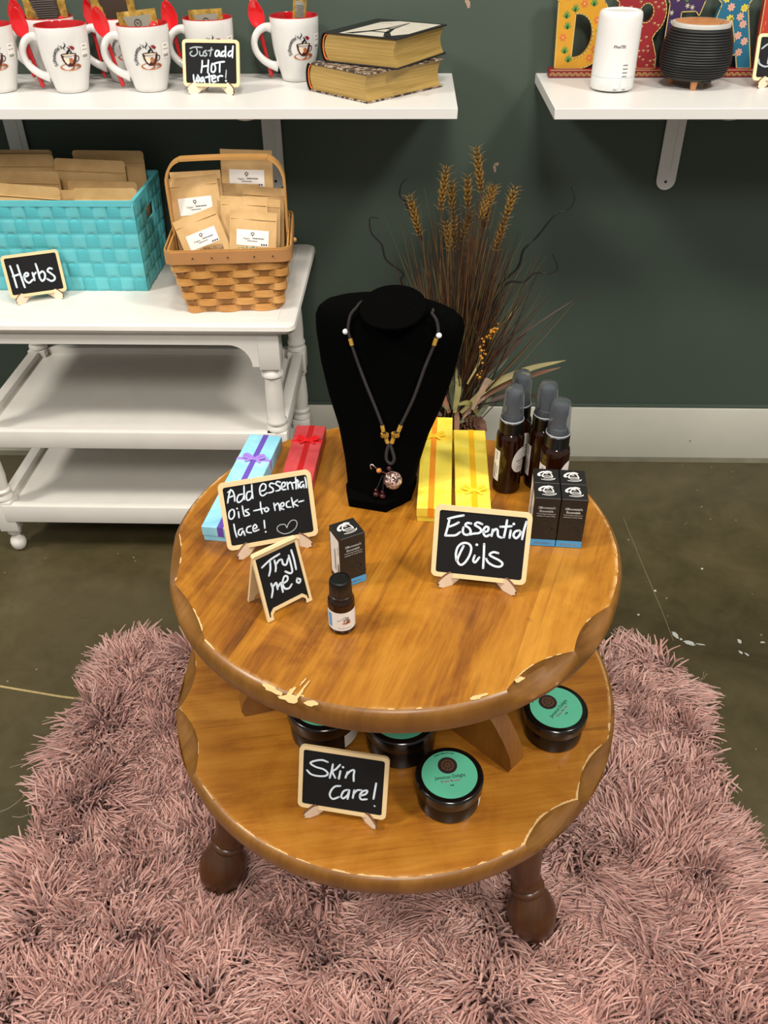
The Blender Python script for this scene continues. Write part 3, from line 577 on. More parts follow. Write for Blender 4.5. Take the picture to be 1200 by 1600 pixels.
def sign(key, z, label, extra=None, pose=None, strokes=True):
    x, y, yaw, lean, W, H = (pose or SIGN_POSE[key])[:6]
    t = thing('chalkboard_sign', label, 'sign', (x, y, z), yaw, 'small chalkboards on wooden easels')
    M = board_frame(lean, .012)
    b = MB(); b_in = .0052
    slab2d(b, [rrect(W, H, .0065, 6, 0, H / 2), rrect(W - 2 * b_in, H - 2 * b_in, .003, 5, 0, H / 2)], .0042, M @ RT((0, 0, -.0042)))
    b.build('frame', M_FRAME, t, 30)
    b = MB(); slab2d(b, [rrect(W - .006, H - .006, .004, 5, 0, H / 2)], .003, M @ RT((0, 0, -.0040)))
    b.build('slate', M_SLATE, t, 30)
    if strokes:
        b = MB(); ink(b, key, M, 0)
        if extra: ink(b, extra, M, 1)
        b.build('handwriting', [M_CHALK, M_CHALKG], t, 0, recalc=False)
    k = W / .108
    for s in (1, -1):
        e = MB(); ex = Vector((s * .83, -.558, 0)).normalized(); ez = ex.cross(Vector((0, 0, 1)))
        o = Vector((0, .0225 * k, 0)) - ez * .0015
        slab2d(e, [[(u * k, v * (k if v < .0115 else 1)) for u, v in EASEL]], .003, basis(o, ex, (0, 0, 1), ez), 0, 1)
        e.build('easel_leg', [M_PLY, M_PLYE], t, 30)
    return t
sign('oils', Z1, 'chalkboard on easel reading Essential Oils, in front of the yellow boxes')
sign('add', Z1, 'chalkboard on easel reading Add essential Oils to necklace with a small heart', 'heart')
sign('skin', Z2, 'chalkboard on easel reading Skin care on the lower table tier')
sign('hot', SZ, 'chalkboard on easel reading Just add HOT water in front of a mug', 'just')
sign('herbs', WZ, 'chalkboard on easel reading Herbs in front of the turquoise basket')
sd = sign('dee', SZ, 'chalkboard starting with a thin capital D at the edge of the right shelf', pose=(.657, .842, -.06, .32, .1, .073), strokes=False)
M = board_frame(.32, .012); b = MB()
for st in ([(-26, 52), (-27, 41), (-28, 27)], [(-41, 50), (-31, 57), (-18, 57), (-10, 50), (-10, 36), (-18, 27), (-30, 22), (-41, 26), (-44, 33)]):
    stroke2d(b, [(a / 1000, c / 1000) for a, c in st], .0027, lambda x, y: tuple(M @ Vector((x, y, -.0008))), 0)
b.build('handwriting', M_CHALKG, sd, 0, recalc=False)
# folding board
x, y, yaw, lean, W, H = SIGN_POSE['try'][:6]
t = thing('chalkboard_sign', 'small folding chalkboard reading Try me beside the dropper bottle', 'sign', (x, y, Z1), yaw)
hw = W / 2
outer = [(-hw, 0), (-hw + .0075, 0), (-hw + .0075, .006), (-hw + .011, .0095), (hw - .011, .0095), (hw - .0075, .006), (hw - .0075, 0), (hw, 0), (hw - .001, H - .002), (hw - .003, H), (-hw + .003, H), (-hw + .001, H - .002)]
e = .0042
inner = [(-hw + e - .0005, .005), (-hw + .0095, .013), (hw - .0095, .013), (hw - e + .0005, .005), (hw - e, H - e - .001), (-hw + e, H - e - .001)]
inner = [(-hw + .0032, .004), (-hw + .0048, .004), (-hw + .0055, .009), (-hw + .010, .0135), (hw - .010, .0135), (hw - .0055, .009), (hw - .0048, .004), (hw - .0032, .004), (hw - e, H - e - .001), (-hw + e, H - e - .001)]
for s, nm in ((1, 'front_panel'), (-1, 'back_panel')):
    D = 2 * H * math.sin(lean)
    M = board_frame(lean, .0015)
    if s < 0: M = basis((0, D + .0006, .0015), (-1, 0, 0), (0, -math.sin(lean), math.cos(lean)), (0, math.cos(lean), math.sin(lean)))
    b = MB(); slab2d(b, [outer, inner] if s > 0 else [outer], .0035 if s > 0 else .0030, M @ RT((0, 0, -.0035)))
    o = b.build(nm, M_FRAME, t, 30)
    b = MB(); slab2d(b, [[(u * .985, .0015 + v * .98) for u, v in outer]] if s > 0 else [inner], .0022 if s > 0 else .0004, M @ RT((0, 0, -.0032 if s > 0 else -.0005))); b.build('slate', M_SLATE, o, 30)
    if s > 0:
        b = MB(); ink(b, 'try', M, 0); b.build('handwriting', M_CHALK, o, 0, recalc=False)
MB().tube([(-hw + .004, H * math.sin(lean), H * math.cos(lean) + .001), (hw - .004, H * math.sin(lean), H * math.cos(lean) + .001)], .0016, 8).build('hinge', M_FRAME, t)

# ================================================================== emblem used on mugs, boxes and the dropper bottle
def emblem(mb, fn, k, mono=False, words=True):
    """coffee cup emblem, k metres across one unit of its drawing; fn(x, y, layer) places it"""
    U = lambda x, y: ((x - 740) * k, (560 - y) * k)
    def poly(pts, mi, lay): ngon(mb, [U(*p) for p in pts], lambda x, y: fn(x, y, lay), mi)
    def st(pts, w, mi, lay, taper=False): stroke2d(mb, [U(*p) for p in pts], w * k, lambda x, y: fn(x, y, lay), mi, 5, False, taper)
    c = (lambda i: 0) if mono else (lambda i: i)
    if mono:
        st([(690, 545), (705, 600), (735, 640), (775, 650), (815, 625), (842, 580), (850, 530)], 20, 0, 1)
        st(disc2d(768, 528, 82, 20, 14) + [(850, 528)], 13, 0, 1)
        st([(700, 650), (730, 672), (775, 678)], 22, 0, 1); st([(790, 660), (850, 650), (905, 600), (915, 560)], 34, 0, 1)
        st([(868, 560), (905, 540), (890, 575)], 16, 0, 1)
        st([(660, 470), (720, 445), (800, 440), (870, 455)], 12, 0, 1); st([(650, 500), (660, 480), (700, 490)], 10, 0, 1)
        st([(760, 600), (775, 625), (765, 650)], 14, 0, 1); st([(785, 590), (800, 615), (792, 640)], 12, 0, 1)
        st([(700, 480), (760, 470), (830, 478)], 8, 0, 1)
        return
    for i in range(6):
        pass
    poly(disc2d(772, 650, 122, 38, 28), 1, 1)
    poly([(686, 520), (696, 575), (716, 615), (745, 643), (790, 645), (822, 620), (842, 580), (850, 520)], 0, 2)
    poly(disc2d(768, 520, 82, 14, 24), 0, 3); poly(disc2d(768, 524, 66, 7, 20), 2, 4)
    poly([(708, 548), (722, 595), (744, 622), (764, 600), (760, 556)], 2, 3)
    poly([(766, 560), (798, 556), (808, 588), (786, 618), (766, 600)], 1, 3)
    st([(846, 540), (868, 548), (868, 580), (838, 602)], 10, 0, 3)
    st([(738, 395), (750, 425), (730, 452), (744, 476)], 13, 3, 1, True); st([(760, 440), (784, 472), (756, 500), (768, 522)], 22, 3, 1, True); st([(786, 476), (798, 498), (786, 520)], 14, 3, 1, True)
    poly([(780, 432), (798, 440), (815, 434), (842, 460), (826, 478), (804, 470)], 4, 2)
    if words:
        wd = "Silhouette's"
        wid = [.62, .36, .34, .62, .62, .62, .6, .42, .42, .6, .3, .5]
        tot = sum(wid); a = 207.0; span = 106.0
        for ch, wv in zip(wd, wid):
            ad = a - span * wv / tot / 2; a -= span * wv / tot; th = math.radians(ad)
            text(mb, ch, 58 * k, lambda x, y: fn(x, y, 2), 3, 5 * k + 140 * k * math.cos(th), -12 * k + 140 * k * math.sin(th), th - PI / 2, 1.0, .7 * k)
        text(mb, 'Caf\u00e9', 44 * k, lambda x, y: fn(x, y, 3), 0, 95 * k, -90 * k, 0.2)
M_E0 = simple('emblem_maroon', '471a18', 0.4); M_E1 = simple('emblem_caramel', 'b46a3c', 0.4); M_E2 = simple('emblem_cream', 'f0dcc0', 0.4); M_E3 = simple('emblem_black', '1a1312', 0.4); M_E4 = simple('emblem_red', '8c1522', 0.4)
EMB = [M_E0, M_E1, M_E2, M_E3, M_E4]

# ================================================================== boxes and bottles on the table
M_CARD = simple('charcoal_card', '181614', 0.45, 0.05, 80)
M_INKB = simple('bright_white_ink', 'f2f0ee', .5)
M_CARDF = simple('charcoal_card_faint_print', '38352f', 0.45, 0.05, 80)
M_BLUE = simple('light_blue_print', '4b9fd8', 0.45, 0.02)
BW_, BD_, BH_ = .0302, .0302, .072
def oil_box(label, loc, rz, group=None, flip=True):
    t = thing('essential_oil_box', label, 'box', loc, rz, group)
    MB().box((0, 0, BH_ / 2), (BW_, BD_, BH_), bev=.0005, seg=1).build('carton', M_CARD, t, 20)
    b = MB(); y = -BD_ / 2 - .00025
    F = lambda x, z: (x, y, z)
    b.add([F(-BW_ / 2, .0008), F(BW_ / 2, .0008), F(BW_ / 2, .0108), F(-BW_ / 2, .0108)], [(0, 1, 2, 3)])
    bn = b.build('blue_band', M_BLUE, t, 0)
    b = MB(); F2 = lambda x, z: (x, y - .0002, z)
    text(b, 'PEPPERMINT', .0036, F2, 0, 0, .0052, 0, 1.0, .00008); b.build('lettering', M_INKW, bn, 0, recalc=False)
    b = MB()
    text(b, "Silhouette's", .0043, F2, 0, .0, .0585, 0, 1.0, .0002); text(b, 'Essentials', .0043, F2, 0, .0, .0535, 0, 1.0, .0002)
    text(b, 'Promoting healing and', .0024, F2, 1, 0, .0495); text(b, 'wellness in every drop', .0024, F2, 1, 0, .0464)
    b.build('lettering', [M_INKB, M_INKW], t, 0, recalc=False)
    b = MB()
    for cx, cz, s in ((.003, .034, 1), (.008, .021, .8)):
        stroke2d(b, [(cx - .008 * s, cz + .006 * s), (cx, cz + .008 * s), (cx + .007 * s, cz + .002 * s), (cx + .008 * s, cz - .007 * s), (cx, cz - .004 * s), (cx - .006 * s, cz)], .0006, F2, 0, 5, True)
        for q in ((-.005, .004), (0, .005), (.004, .001)): stroke2d(b, [(cx + q[0] * s, cz + q[1] * s), (cx + (q[0] + .003) * s, cz + (q[1] - .005) * s)], .0005, F2, 0)
    b.build('leaf_print', M_CARDF, t, 0)
    b = MB(); emblem(b, lambda x, y_, l: (-x + .0032, -y_ * 1.05 + .0004, BH_ + .00025), .000074, True)
    b.build('emblem', M_INKW, t, 0, recalc=False)
    b = MB(); xs = -BW_ / 2 - .00025
    vs, fs = poly2d([rrect(.023, .058, .002, 4, -.001, .037)]); b.add([(xs, -p, q) for p, q in vs], fs)
    lb = b.build('price_label', M_LABELW, t, 0)
    b = MB()
    for i in range(14): z = .016 + i * .0011; b.add([(xs - .0002, -.009, z), (xs - .0002, -.0055, z), (xs - .0002, -.0055, z + .0006), (xs - .0002, -.009, z + .0006)], [(0, 1, 2, 3)])
    text(b, '$12.00', .004, lambda u, v: (xs - .0002, -.0075 + v, .05 + u))
    for yy in (-.001, .0015): b.add([(xs - .0002, yy, .018), (xs - .0002, yy + .001, .018), (xs - .0002, yy + .001, .048), (xs - .0002, yy, .048)], [(0, 1, 2, 3)])
    b.build('lettering', M_INKG, lb, 0, recalc=False)
    return t
ya = -0.075; c, s = math.cos(ya), math.sin(ya)
def gridpos(i, j):
    o = Vector((.1958, .0003, Z1)); dx, dy = (i - .5) * .0312, (j) * .0309
    return (o.x + dx * c - dy * s, o.y + dx * s + dy * c, Z1)
G = 'peppermint boxes in a block of four'
pb = oil_box('peppermint oil box at the front right of the block of four', gridpos(1, 0), ya, G)
dup(pb, gridpos(0, 0), ya, 'peppermint oil box at the front left of the block, behind the Essential Oils sign')
dup(pb, gridpos(0, 1), ya, 'peppermint oil box at the back left of the block, beside the spray bottles')
dup(pb, gridpos(1, 1), ya, 'peppermint oil box at the back right of the block of four')
pc = dup(pb, (-.0515, -.0745, Z1), math.radians(29), 'single black peppermint oil box standing alone behind the dropper bottle')
del pc['group']

def mat_amber():
    q = N('amber_glass'); v = q.coord(); f = q.noise(v, 8)
    q.set(color=q.mix(f, '2a1105', '3a1a08'), rough=0.06, trans=0.55, ior=1.45, spec=0.6); return q.m
M_AMBER = mat_amber()
M_LIQ = simple('dark_oil', '120703', 0.2)
def cyl_label(mb, r, a0, a1, z0, z1, mi=0, n=14, shape=None):
    """label wrapped on a cylinder; angles measured from the front (-y), positive to +x"""
    def f(u, v):
        a = a0 + (a1 - a0) * u; z = z0 + (z1 - z0) * v
        if shape: a, z = shape(u, v)
        return (r * math.sin(a), -r * math.cos(a), z)
    mb.grid(f, n, 6, mi)
def wrapfn(r, a0, zc): return lambda x, y, l=0: ((r + .0002 * l) * math.sin(a0 + x / r), -(r + .0002 * l) * math.cos(a0 + x / r), zc + y)
# dropper bottle
t = thing('essential_oil_bottle', 'small dark dropper bottle with white label and black ribbed cap', 'bottle', (-.0535, -.1545, Z1), 0)
MB().lathe([(0, 0), (.0125, 0), (.0143, .0015), (.0145, .004), (.0145, .040), (.0138, .0435), (.0112, .0465), (.0105, .049)], 36).build('bottle_body', M_AMBER, t, 40)
MB().lathe([(.0118, .046), (.0122, .0465), (.0122, .0495), (.0116, .0500)], 36).build('tamper_ring', M_BLACK, t, 40)
MB().lathe([(.0114, .0500), (.0117, .0505), (.0113, .066), (.0105, .0685), (.0088, .0690), (.0086, .0683), (0, .0683)], 96, rib=32, ribd=.0005).build('ribbed_cap', M_BLACK, t, 30)
b = MB(); cyl_label(b, .01462, -1.35, 1.45, .0065, .0325, 0, 24); lb = b.build('label', M_LABELW, t, 60)
b = MB(); cyl_label(b, .0148, -1.1, -.72, .010, .0295, 0, 4); b.build('blue_stripe', M_BLUE, lb, 60)
b = MB(); emblem(b, wrapfn(.0147, .35, .021), .000040, False, False); b.build('emblem', EMB, lb, 0, recalc=False)
b = MB(); W = wrapfn(.0149, .3, .0105); text(b, "Silhouette's Essentials", .0018, W); text(b, "Silhouette's", .0024, wrapfn(.0149, .05, .0235), rot=.6)
W2 = wrapfn(.0151, -.91, .0197); text(b, 'Peppermint', .0026, W2, 1, rot=PI / 2)
b.build('lettering', [M_INKG, M_INKW], lb, 0, recalc=False)

# spray bottles
def mat_clear():
    q = N('frosted_clear_plastic'); f = q.noise(q.coord(), 60)
    q.set(color=q.mix(f, 'd8dde2', 'e2e6ea'), rough=0.07, trans=0.96, ior=1.16, spec=0.9); return q.m
M_CLEAR = mat_clear()
M_NOZ = simple('grey_black_nozzle', '484c52', 0.4, 0.05)
r = .0180
sb = thing('spray_bottle', 'amber spray bottle at front left of its group, with white price sticker facing left', 'bottle', (.1455, .1095, Z1), 0, 'amber spray bottles with clear caps')
MB().lathe([(0, 0), (r - .002, 0), (r, .002), (r, .079), (r - .0012, .0845), (r - .005, .0885), (.0115, .090), (.0110, .093)], 40).build('bottle_body', M_AMBER, sb, 40)
MB().lathe([(.0145, .0885), (.0152, .089), (.0152, .1045), (.0146, .1052), (.0125, .1055)], 72, rib=0).build('collar', M_BLACK, sb, 40)
MB().lathe([(.0105, .105), (.0105, .113), (.0088, .1145), (.0085, .130), (.0095, .1305), (.0095, .141), (.008, .1435), (0, .1435)], 28).build('nozzle', M_NOZ, sb, 40)
MB().lathe([(.0146, .1056), (.0146, .107), (.0137, .109), (.0124, .140), (.0114, .1475), (.0088, .1505), (.0, .1512), (0, .1503), (.0085, .1496), (.0106, .147), (.0115, .140), (.0127, .109), (.0136, .1068), (.0136, .1056)], 40, cap=False).build('clear_cap', M_CLEAR, sb, 60)
MB().lathe([(.0147, .1054), (.0150, .1058), (.0150, .1070), (.0145, .1074)], 40, cap=False).build('cap_lip', simple('milky_cap_lip', 'a9b0b6', .2), sb, 60)
b = MB(); vs, fs = poly2d([rrect(.0135, .048, .0015, 4)])
def on(a0, zc, rr): return lambda x, y: (rr * math.sin(a0 + x / rr), -rr * math.cos(a0 + x / rr), zc + y)
cyl_label(b, r + .00025, -1.48, -.78, .018, .064, 0, 10); lb = b.build('price_sticker', M_LABELW, sb, 60)
b = MB()
for i in range(15): cyl_label(b, r + .0005, -1.30, -1.08, .022 + i * .0014, .0227 + i * .0014, 0, 2)
F = on(-1.05, .056, r + .0005); text(b, '$10.00', .0042, lambda x, y: F(x, y), 0, 0, 0, PI / 2)
F = on(-.95, .035, r + .0005); greek(b, .012, .0012, F, 0, 0, 0, PI / 2)
b.build('lettering', M_INKG, lb, 0, recalc=False)
b = MB(); a0, zc = .88, .047
b.grid(lambda u, v: on(a0, zc, r + .00025)((2 * u - 1) * .0135 * math.sqrt(max(0, 1 - (2 * v - 1) ** 2)) , (2 * v - 1) * (.0145 if v < .5 else .023)), 16, 20)
lb = b.build('round_label', M_LABELW, sb, 80)
b = MB(); F = on(a0, zc, r + .0006)
greek(b, .015, .0016, F, 0, 0, .0045, 0, 7); greek(b, .008, .0012, F, 0, 0, .0005)
for i in range(3): greek(b, .014, .0007, F, 0, 0, -.004 - i * .0022, 0, i)
b.build('lettering', M_INKG, lb, 0, recalc=False)
dup(sb, (.1585, .1475, Z1), -.35, 'amber spray bottle farthest back, half hidden behind the front left one')
dup(sb, (.188, .1205, Z1), -.15, 'amber spray bottle in the back row directly behind the peppermint boxes')
dup(sb, (.1985, .0775, Z1), .05, 'amber spray bottle nearest the right edge, touching the back of the peppermint boxes')

# gift boxes
def mat_marble(name, a, b2, rough=.45):
    q = N(name); v = q.coord('Object'); f = q.noise(v, 18, 6, .6, 1.5)
    q.set(color=q.ramp(f, [(.35, a), (.65, b2)]), rough=rough); return q.m
def gift(label, loc, rz, w, l, h, mat, mrib, mbow, bow_at, rx=0.0, cross=True, rw=.0075, mid='box'):
    t = thing('gift_box', label, 'gift box', loc, rz, 'narrow gift boxes with ribbon bows')
    MB().box((0, l / 2, h * .35), (w - .002, l - .002, h * .7), bev=.0004, seg=1).build('box_base', mat, t, 20)
    hl = h * .62
    MB().box((0, l / 2, h - hl / 2), (w, l, hl), bev=.0006, seg=1).build('lid', mat, t, 20)
    b = MB(); e = .0003
    b.box((rx, l / 2, h - hl / 2 + .0001), (rw, l + 2 * e, hl + e)); b.build('long_ribbon', mrib, t, 0)
    if cross:
        b = MB(); b.box((0, bow_at, h - hl / 2 + .0002), (w + 2 * e, rw * .75, hl + 2 * e)); b.build('cross_ribbon', mbow, t, 0)
    b = MB(); z = h + .0012
    for s in (-1, 1):
        P = catmull([(rx, bow_at, z), (rx + s * .005, bow_at + .003, z + .002), (rx + s * .011, bow_at + .0058, z + .003), (rx + s * .0135, bow_at + .002, z + .0025), (rx + s * .008, bow_at + .0002, z + .001), (rx, bow_at, z)], 4)
        b.strip(P, .0035, .0005, (0, .25, 1))
        b.strip(P, .0012, .0045, (0, 0, 1))
        P = catmull([(rx, bow_at, z), (rx + s * .005, bow_at - .003, z + .0008), (rx + s * .0105, bow_at - .0075, z)], 4)
        b.strip(P, .0006, .0038, (0, 0, 1))
    b.lathe([(0, -.0012), (.0016, -.001), (.0022, 0), (.0016, .0018), (0, .002)], 12, M=RT((rx, bow_at, z)))
    b.build('bow', mbow, t, 30)
    return t
H = .022
MBL = mat_marble('sky_blue_card', '86cbe4', 'a5e2ef'); MRD = mat_marble('red_card', 'b03238', 'c24a4c'); MYL = mat_marble('yellow_card', 'e8c838', 'f2de5a')
MPU = simple('purple_satin', '6b4fb4', .3, .05, 60); MPUB = simple('lilac_satin', 'a583d8', .3, .05, 60)
MRR = simple('red_satin', 'b01418', .3, .05, 60); MRB = simple('bright_red_satin', 'd81e22', .3, .05, 60)
MOR = simple('orange_satin', 'ee9020', .35, .05, 60); MYB = simple('yellow_satin', 'f4cc36', .35, .05, 60); MGO = simple('golden_satin', 'f0b414', .35, .05, 60)
rot = lambda ux, uy: math.atan2(uy, ux) - PI / 2
a = rot(.1275, .9918)
gift('sky blue gift box with purple ribbon and lilac bow at the table edge', (-.2342 + .5 * .046 * .9918, -.011 - .5 * .046 * .1275, Z1), a, .046, .212, H, MBL, MPU, MPUB, .150, .0005)
a = rot(.05, .998)
gift('red gift box with red ribbon behind the sign about essential oils', (-.1325, .030, Z1), a, .042, .193, H, MRD, MRR, MRB, .152, .001)
a = rot(.041, .999)
gift('yellow gift box with orange ribbon next to the black bust', (.0485, .0305, Z1), a, .0430, .219, H, MYL, MOR, MYB, .165, -.004)
a = rot(.022, .999)
gift('shorter yellow gift box with golden ribbon on the right, bow near its front', (.0975, .0320, Z1), a, .0440, .183, H, MYL, MGO, MYB, .036, .002)
# ================================================================== bust and necklace
def mat_velvet():
    q = N('black_velvet'); f = q.noise(q.coord(), 300, 2)
    q.set(color=q.mix(f, '030303', '060606'), rough=0.95, spec=0.02); return q.m
M_VEL = mat_velvet()
BZ = [0, .03, .05, .09, .13, .17, .207, .225, .235, .26]; BW = [.041, .0455, .049, .0585, .073, .084, .0905, .092, .092, .092]; BD = [.036, .033, .031, .029, .03, .032, .033, .033, .032, .032]
bust = thing('necklace_display_bust', 'black velvet neck bust standing at the back of the table, wearing a cord necklace', 'display bust', (-.02, .092, Z1), math.radians(-14))
b = MB(); rings = []
def sring(w_, d, z, n=48, p=2.5, yo=None, tilt=0.0, xo=0.0):
    out = []
    for i in range(n):
        a = 2 * PI * i / n; ca, sa = math.cos(a), math.sin(a)
        x = w_ * math.copysign(abs(ca) ** (2 / p), ca); y = d * math.copysign(abs(sa) ** (2 / p), sa)
        out.append((x + xo, (.2 * z if yo is None else yo) + y * math.cos(tilt), z + y * math.sin(tilt)))
    return out
for z in (0.004, .015, .03, .05, .07, .09, .11, .13, .15, .17, .19, .207, .215): rings.append(sring(float(np.interp(z, BZ, BW)), float(np.interp(z, BZ, BD)), z))
for z, w_, d in ((.225, .0915, .033), (.233, .0885, .032), (.239, .081, .030), (.2435, .067, .028), (.2455, .055, .027)): rings.append(sring(w_, d, z))
for w_, d, z, yo, tl in ((.044, .029, .246, .040, .10), (.0395, .033, .2475, .030, .22), (.0390, .0375, .250, .022, .28), (.0385, .0382, .2535, .0205, .29), (.0375, .0374, .2545, .0203, .29)): rings.append(sring(w_, d, z, p=2.1, yo=yo, tilt=tl, xo=.0115))
b.loft(rings); b.build('bust_body', M_VEL, bust, 60)
b = MB(); P = [(-.031, -.040), (.019, -.040), (.043, -.006), (.041, .032), (-.041, .032), (-.044, -.010)]
b.loft([[(x * k, y * k, z) for x, y in P] for k, z in ((.97, 0), (1, .002), (1, .013), (.9, .017))]); b.build('base', M_VEL, bust, 30)

nk = thing('cord_necklace', 'dark cord necklace with gold wraps and a round glass pendant, hanging on the black bust', 'necklace', (-.02, .092, Z1), math.radians(-14))
M_CORD = simple('charcoal_cord', '231f1e', .75, .25, 900, .5)
M_GOLD = simple('gold_thread', 'cda043', .4, .2, 700, .3, metal=.35)
M_PEARL = simple('pearl_white', 'e6e8ee', .2, .03)
M_GARN = simple('garnet_glass', '3a1418', .1, .1)
def fwd(P, d): return [(x, y - d, z) for x, y, z in P]
b = MB(); b.tube(catmull(fwd(NECK['cl'][1:], .001), 6), .0019, 8); b.tube(catmull(fwd(NECK['cr'][1:], .001), 6), .0019, 8)
b.tube(catmull([NECK['cl'][1], (-.029, .040, .248), (-.012, .066, .238), (.026, .070, .238), (.053, .042, .246), NECK['cr'][1]], 6), .0016, 8)
b.build('cord', M_CORD, nk, 60)
MB().tube(catmull(fwd(NECK['loop'], .002), 6), .0021, 8).build('pendant_loop', M_CORD, nk, 60)
def wrap(p, q, r_=.0025):
    b = MB(); p, q = Vector(p), Vector(q); p.y -= .001; q.y -= .001
    m = 13; b.tube([p.lerp(q, i / (m - 1)) for i in range(m)], [r_ + (.00025 if i % 2 else 0) for i in range(m)], 10); b.build('gold_wrap', M_GOLD, nk, 60)
wrap(*NECK['gl']); wrap(*NECK['gr']); wrap(*NECK['g2'][:2]); wrap(*NECK['g2'][3:]); wrap(*NECK['g3'][:2]); wrap(*NECK['g3'][3:])
for c_ in (NECK['g2'][2], NECK['g3'][2]):
    b = MB(); c_ = Vector(c_)
    for i in range(9):
        a = 2 * PI * i / 9; b.tube([c_ + Vector((.0042 * math.cos(a), -.002 + .003 * math.sin(a), -.0024)), c_ + Vector((.0042 * math.cos(a + .6), -.002 + .003 * math.sin(a + .6), .0024))], .0012, 6)
    b.build('knot_bead', simple('antique_gold', 'a87a22', .5, .3, 900, .4), nk, 60)
def ball(name, c_, r_, mat, sq=1.0):
    n = 14; MB().lathe([(r_ * math.sin(PI * i / n), -r_ * sq * math.cos(PI * i / n)) for i in range(n + 1)], 20, M=RT(c_), cap=False).build(name, mat, nk, 60)
for c_ in NECK['wb']: ball('white_bead', (c_[0], c_[1] - .002, c_[2]), .0034, M_PEARL)
q = N('smoky_glass_marble'); v = q.coord('Object', loc=(0, 0, 0)); f = q.noise(v, 130, 4, .6, 1.2)
q.set(color=q.ramp(f, [(.40, '2a1e1a'), (.49, '5e4034'), (.54, 'a88a7c'), (.60, 'd8c8c4'), (.66, '6a3a30')]), rough=.05, spec=.7, coat=1.0)
c_ = NECK['ball'][0]; ball('glass_pendant', (c_[0], c_[1] - .008, c_[2]), .0118, q.m)
c_ = NECK['top'][0]; ball('top_bead', (c_[0] + .002, c_[1] - .004, c_[2] - .001), .003, M_GARN)
c_ = NECK['or'][0]
b = MB(); b.lathe([(0, -.0025), (.0028, -.0022), (.0032, 0), (.0028, .0022), (0, .0025)], 12, M=RT((c_[0], c_[1] - .003, c_[2]), ry=1.1)); b.build('orange_bead', simple('orange_wood_bead', 'c8813a', .5, .1), nk, 60)
s_ = NECK['sil'][0]
b = MB(); b.tube([(c_[0] + .012, c_[1] - .004, c_[2] - .003), (c_[0], c_[1] - .003, c_[2]), (s_[0] + .002, s_[1] - .003, s_[2])], [.0016, .0013, .0016], 8); b.build('pendant_stopper', M_GARN, nk, 60)
b = MB(); b.tube(catmull([(s_[0] + .003, s_[1] - .003, s_[2]), (s_[0], s_[1] - .003, s_[2] + .002), (s_[0] - .002, s_[1] - .003, s_[2] + .0005), (s_[0] - .001, s_[1] - .003, s_[2] - .005)], 5), .0009, 8); b.build('silver_hook', simple('silver', 'c9c9cc', .25, .1, 60, 0, metal=.9), nk, 60)
for i, c_ in enumerate(NECK['tas']):
    th = NECK['th'][1]
    b = MB(); b.tube([(th[0] + .002 + .002 * i, th[1] - .002, th[2] + .008), (c_[0], c_[1] + .000, c_[2] + .006)], .0006, 6); b.build('thread', M_CORD, nk, 60)
    ball('tassel_bead', (c_[0], c_[1] - .001, c_[2]), .0044, M_GARN, .8)
    ball('tassel_cap', (c_[0] - .0004, c_[1] - .0008, c_[2] + .0058), .0024, M_GARN)

# ================================================================== jars on the lower tier
M_MINT = simple('mint_green_label', '5cb996', .45, .05, 40)
M_BRONZE = simple('bronze_seal', '8c6a48', .35, .2, 300, .4, metal=.5)
def jar(label, loc, rz, R, H):
    t = thing('shea_butter_jar', label, 'jar', loc, rz, 'black jars with mint green lids labels')
    hl = H * .62
    MB().lathe([(0, 0), (R - .005, 0), (R - .003, .002), (R - .0025, hl - .002), (R - .0035, hl)], 56).build('jar_body', M_BLACKG, t, 40)
    MB().lathe([(R - .004, hl + .0006), (R - .0005, hl + .0008), (R, hl + .002), (R, H - .0025), (R - .0018, H - .0004), (R - .003, H), (0, H)], 64).build('lid', M_BLACKG, t, 40)
    ld = t.children[-1] if t.children else None
    ld = [o for o in t.children if o.name.startswith('lid')][0]
    b = MB(); k = R / .041; b.lathe([(0.0335 * k, H), (0.0335 * k, H + .0003), (0, H + .0003)], 56, cap=False); b.build('lid_label', M_MINT, ld, 30)
    F = lambda x, y: (x * k, y * k, H + .0006)
    b = MB()
    text(b, 'Jamaican Delight', .0068, F, 0, .0, -.0035, 0, .82); text(b, 'Shea Butter', .0046, F, 1, 0, -.0093, 0, 1.1, .0002); text(b, '4 oz', .0026, F, 0, 0, -.0155, 0, 1, .0002)
    wd = 'proudly made with love'
    for i, ch in enumerate(wd):
        a = PI / 2 + .32 - (i / (len(wd) - 1)) * .78 + .12
        if ch != ' ': text(b, ch, .0026, F, 0, .0305 * math.cos(a), .0305 * math.sin(a), a - PI / 2, 1, .0001)
    b.build('lettering', [M_INK, M_INKW], ld, 0, recalc=False)
    b = MB(); b.lathe([(.0117 * k, H + .0003), (.0117 * k, H + .0008), (0, H + .0008)], 36, 0, RT((0, .0125 * k, 0)), False)
    b.build('seal', simple('seal_plum', '2e2024', .4), ld, 30)
    b = MB()
    for rr, w_ in ((.0068, .0009), (.0078, .0005)): stroke2d(b, [(rr * math.cos(2 * PI * i / 24), .0125 + rr * math.sin(2 * PI * i / 24)) for i in range(24)], w_, lambda x, y: (x * k, y * k, H + .0011), 0, 2, True)
    for i in range(9):
        a = 2 * PI * i / 9; stroke2d(b, [(.0015 * math.cos(a), .0125 + .0015 * math.sin(a)), (.0058 * math.cos(a + .25), .0125 + .0058 * math.sin(a + .25))], .0012, lambda x, y: (x * k, y * k, H + .0011), 0)
    b.build('seal_emblem', M_BRONZE, ld, 0)
    b = MB(); cyl_label(b, R - .0020, .95, 2.1, .006, hl - .004, 0, 14); b.build('side_label', M_LABELW, t, 60)
    return t
jar('mint topped shea butter jar at the front, beside the Skin care sign', (.070, -.192, Z2), .17, .041, .0455)
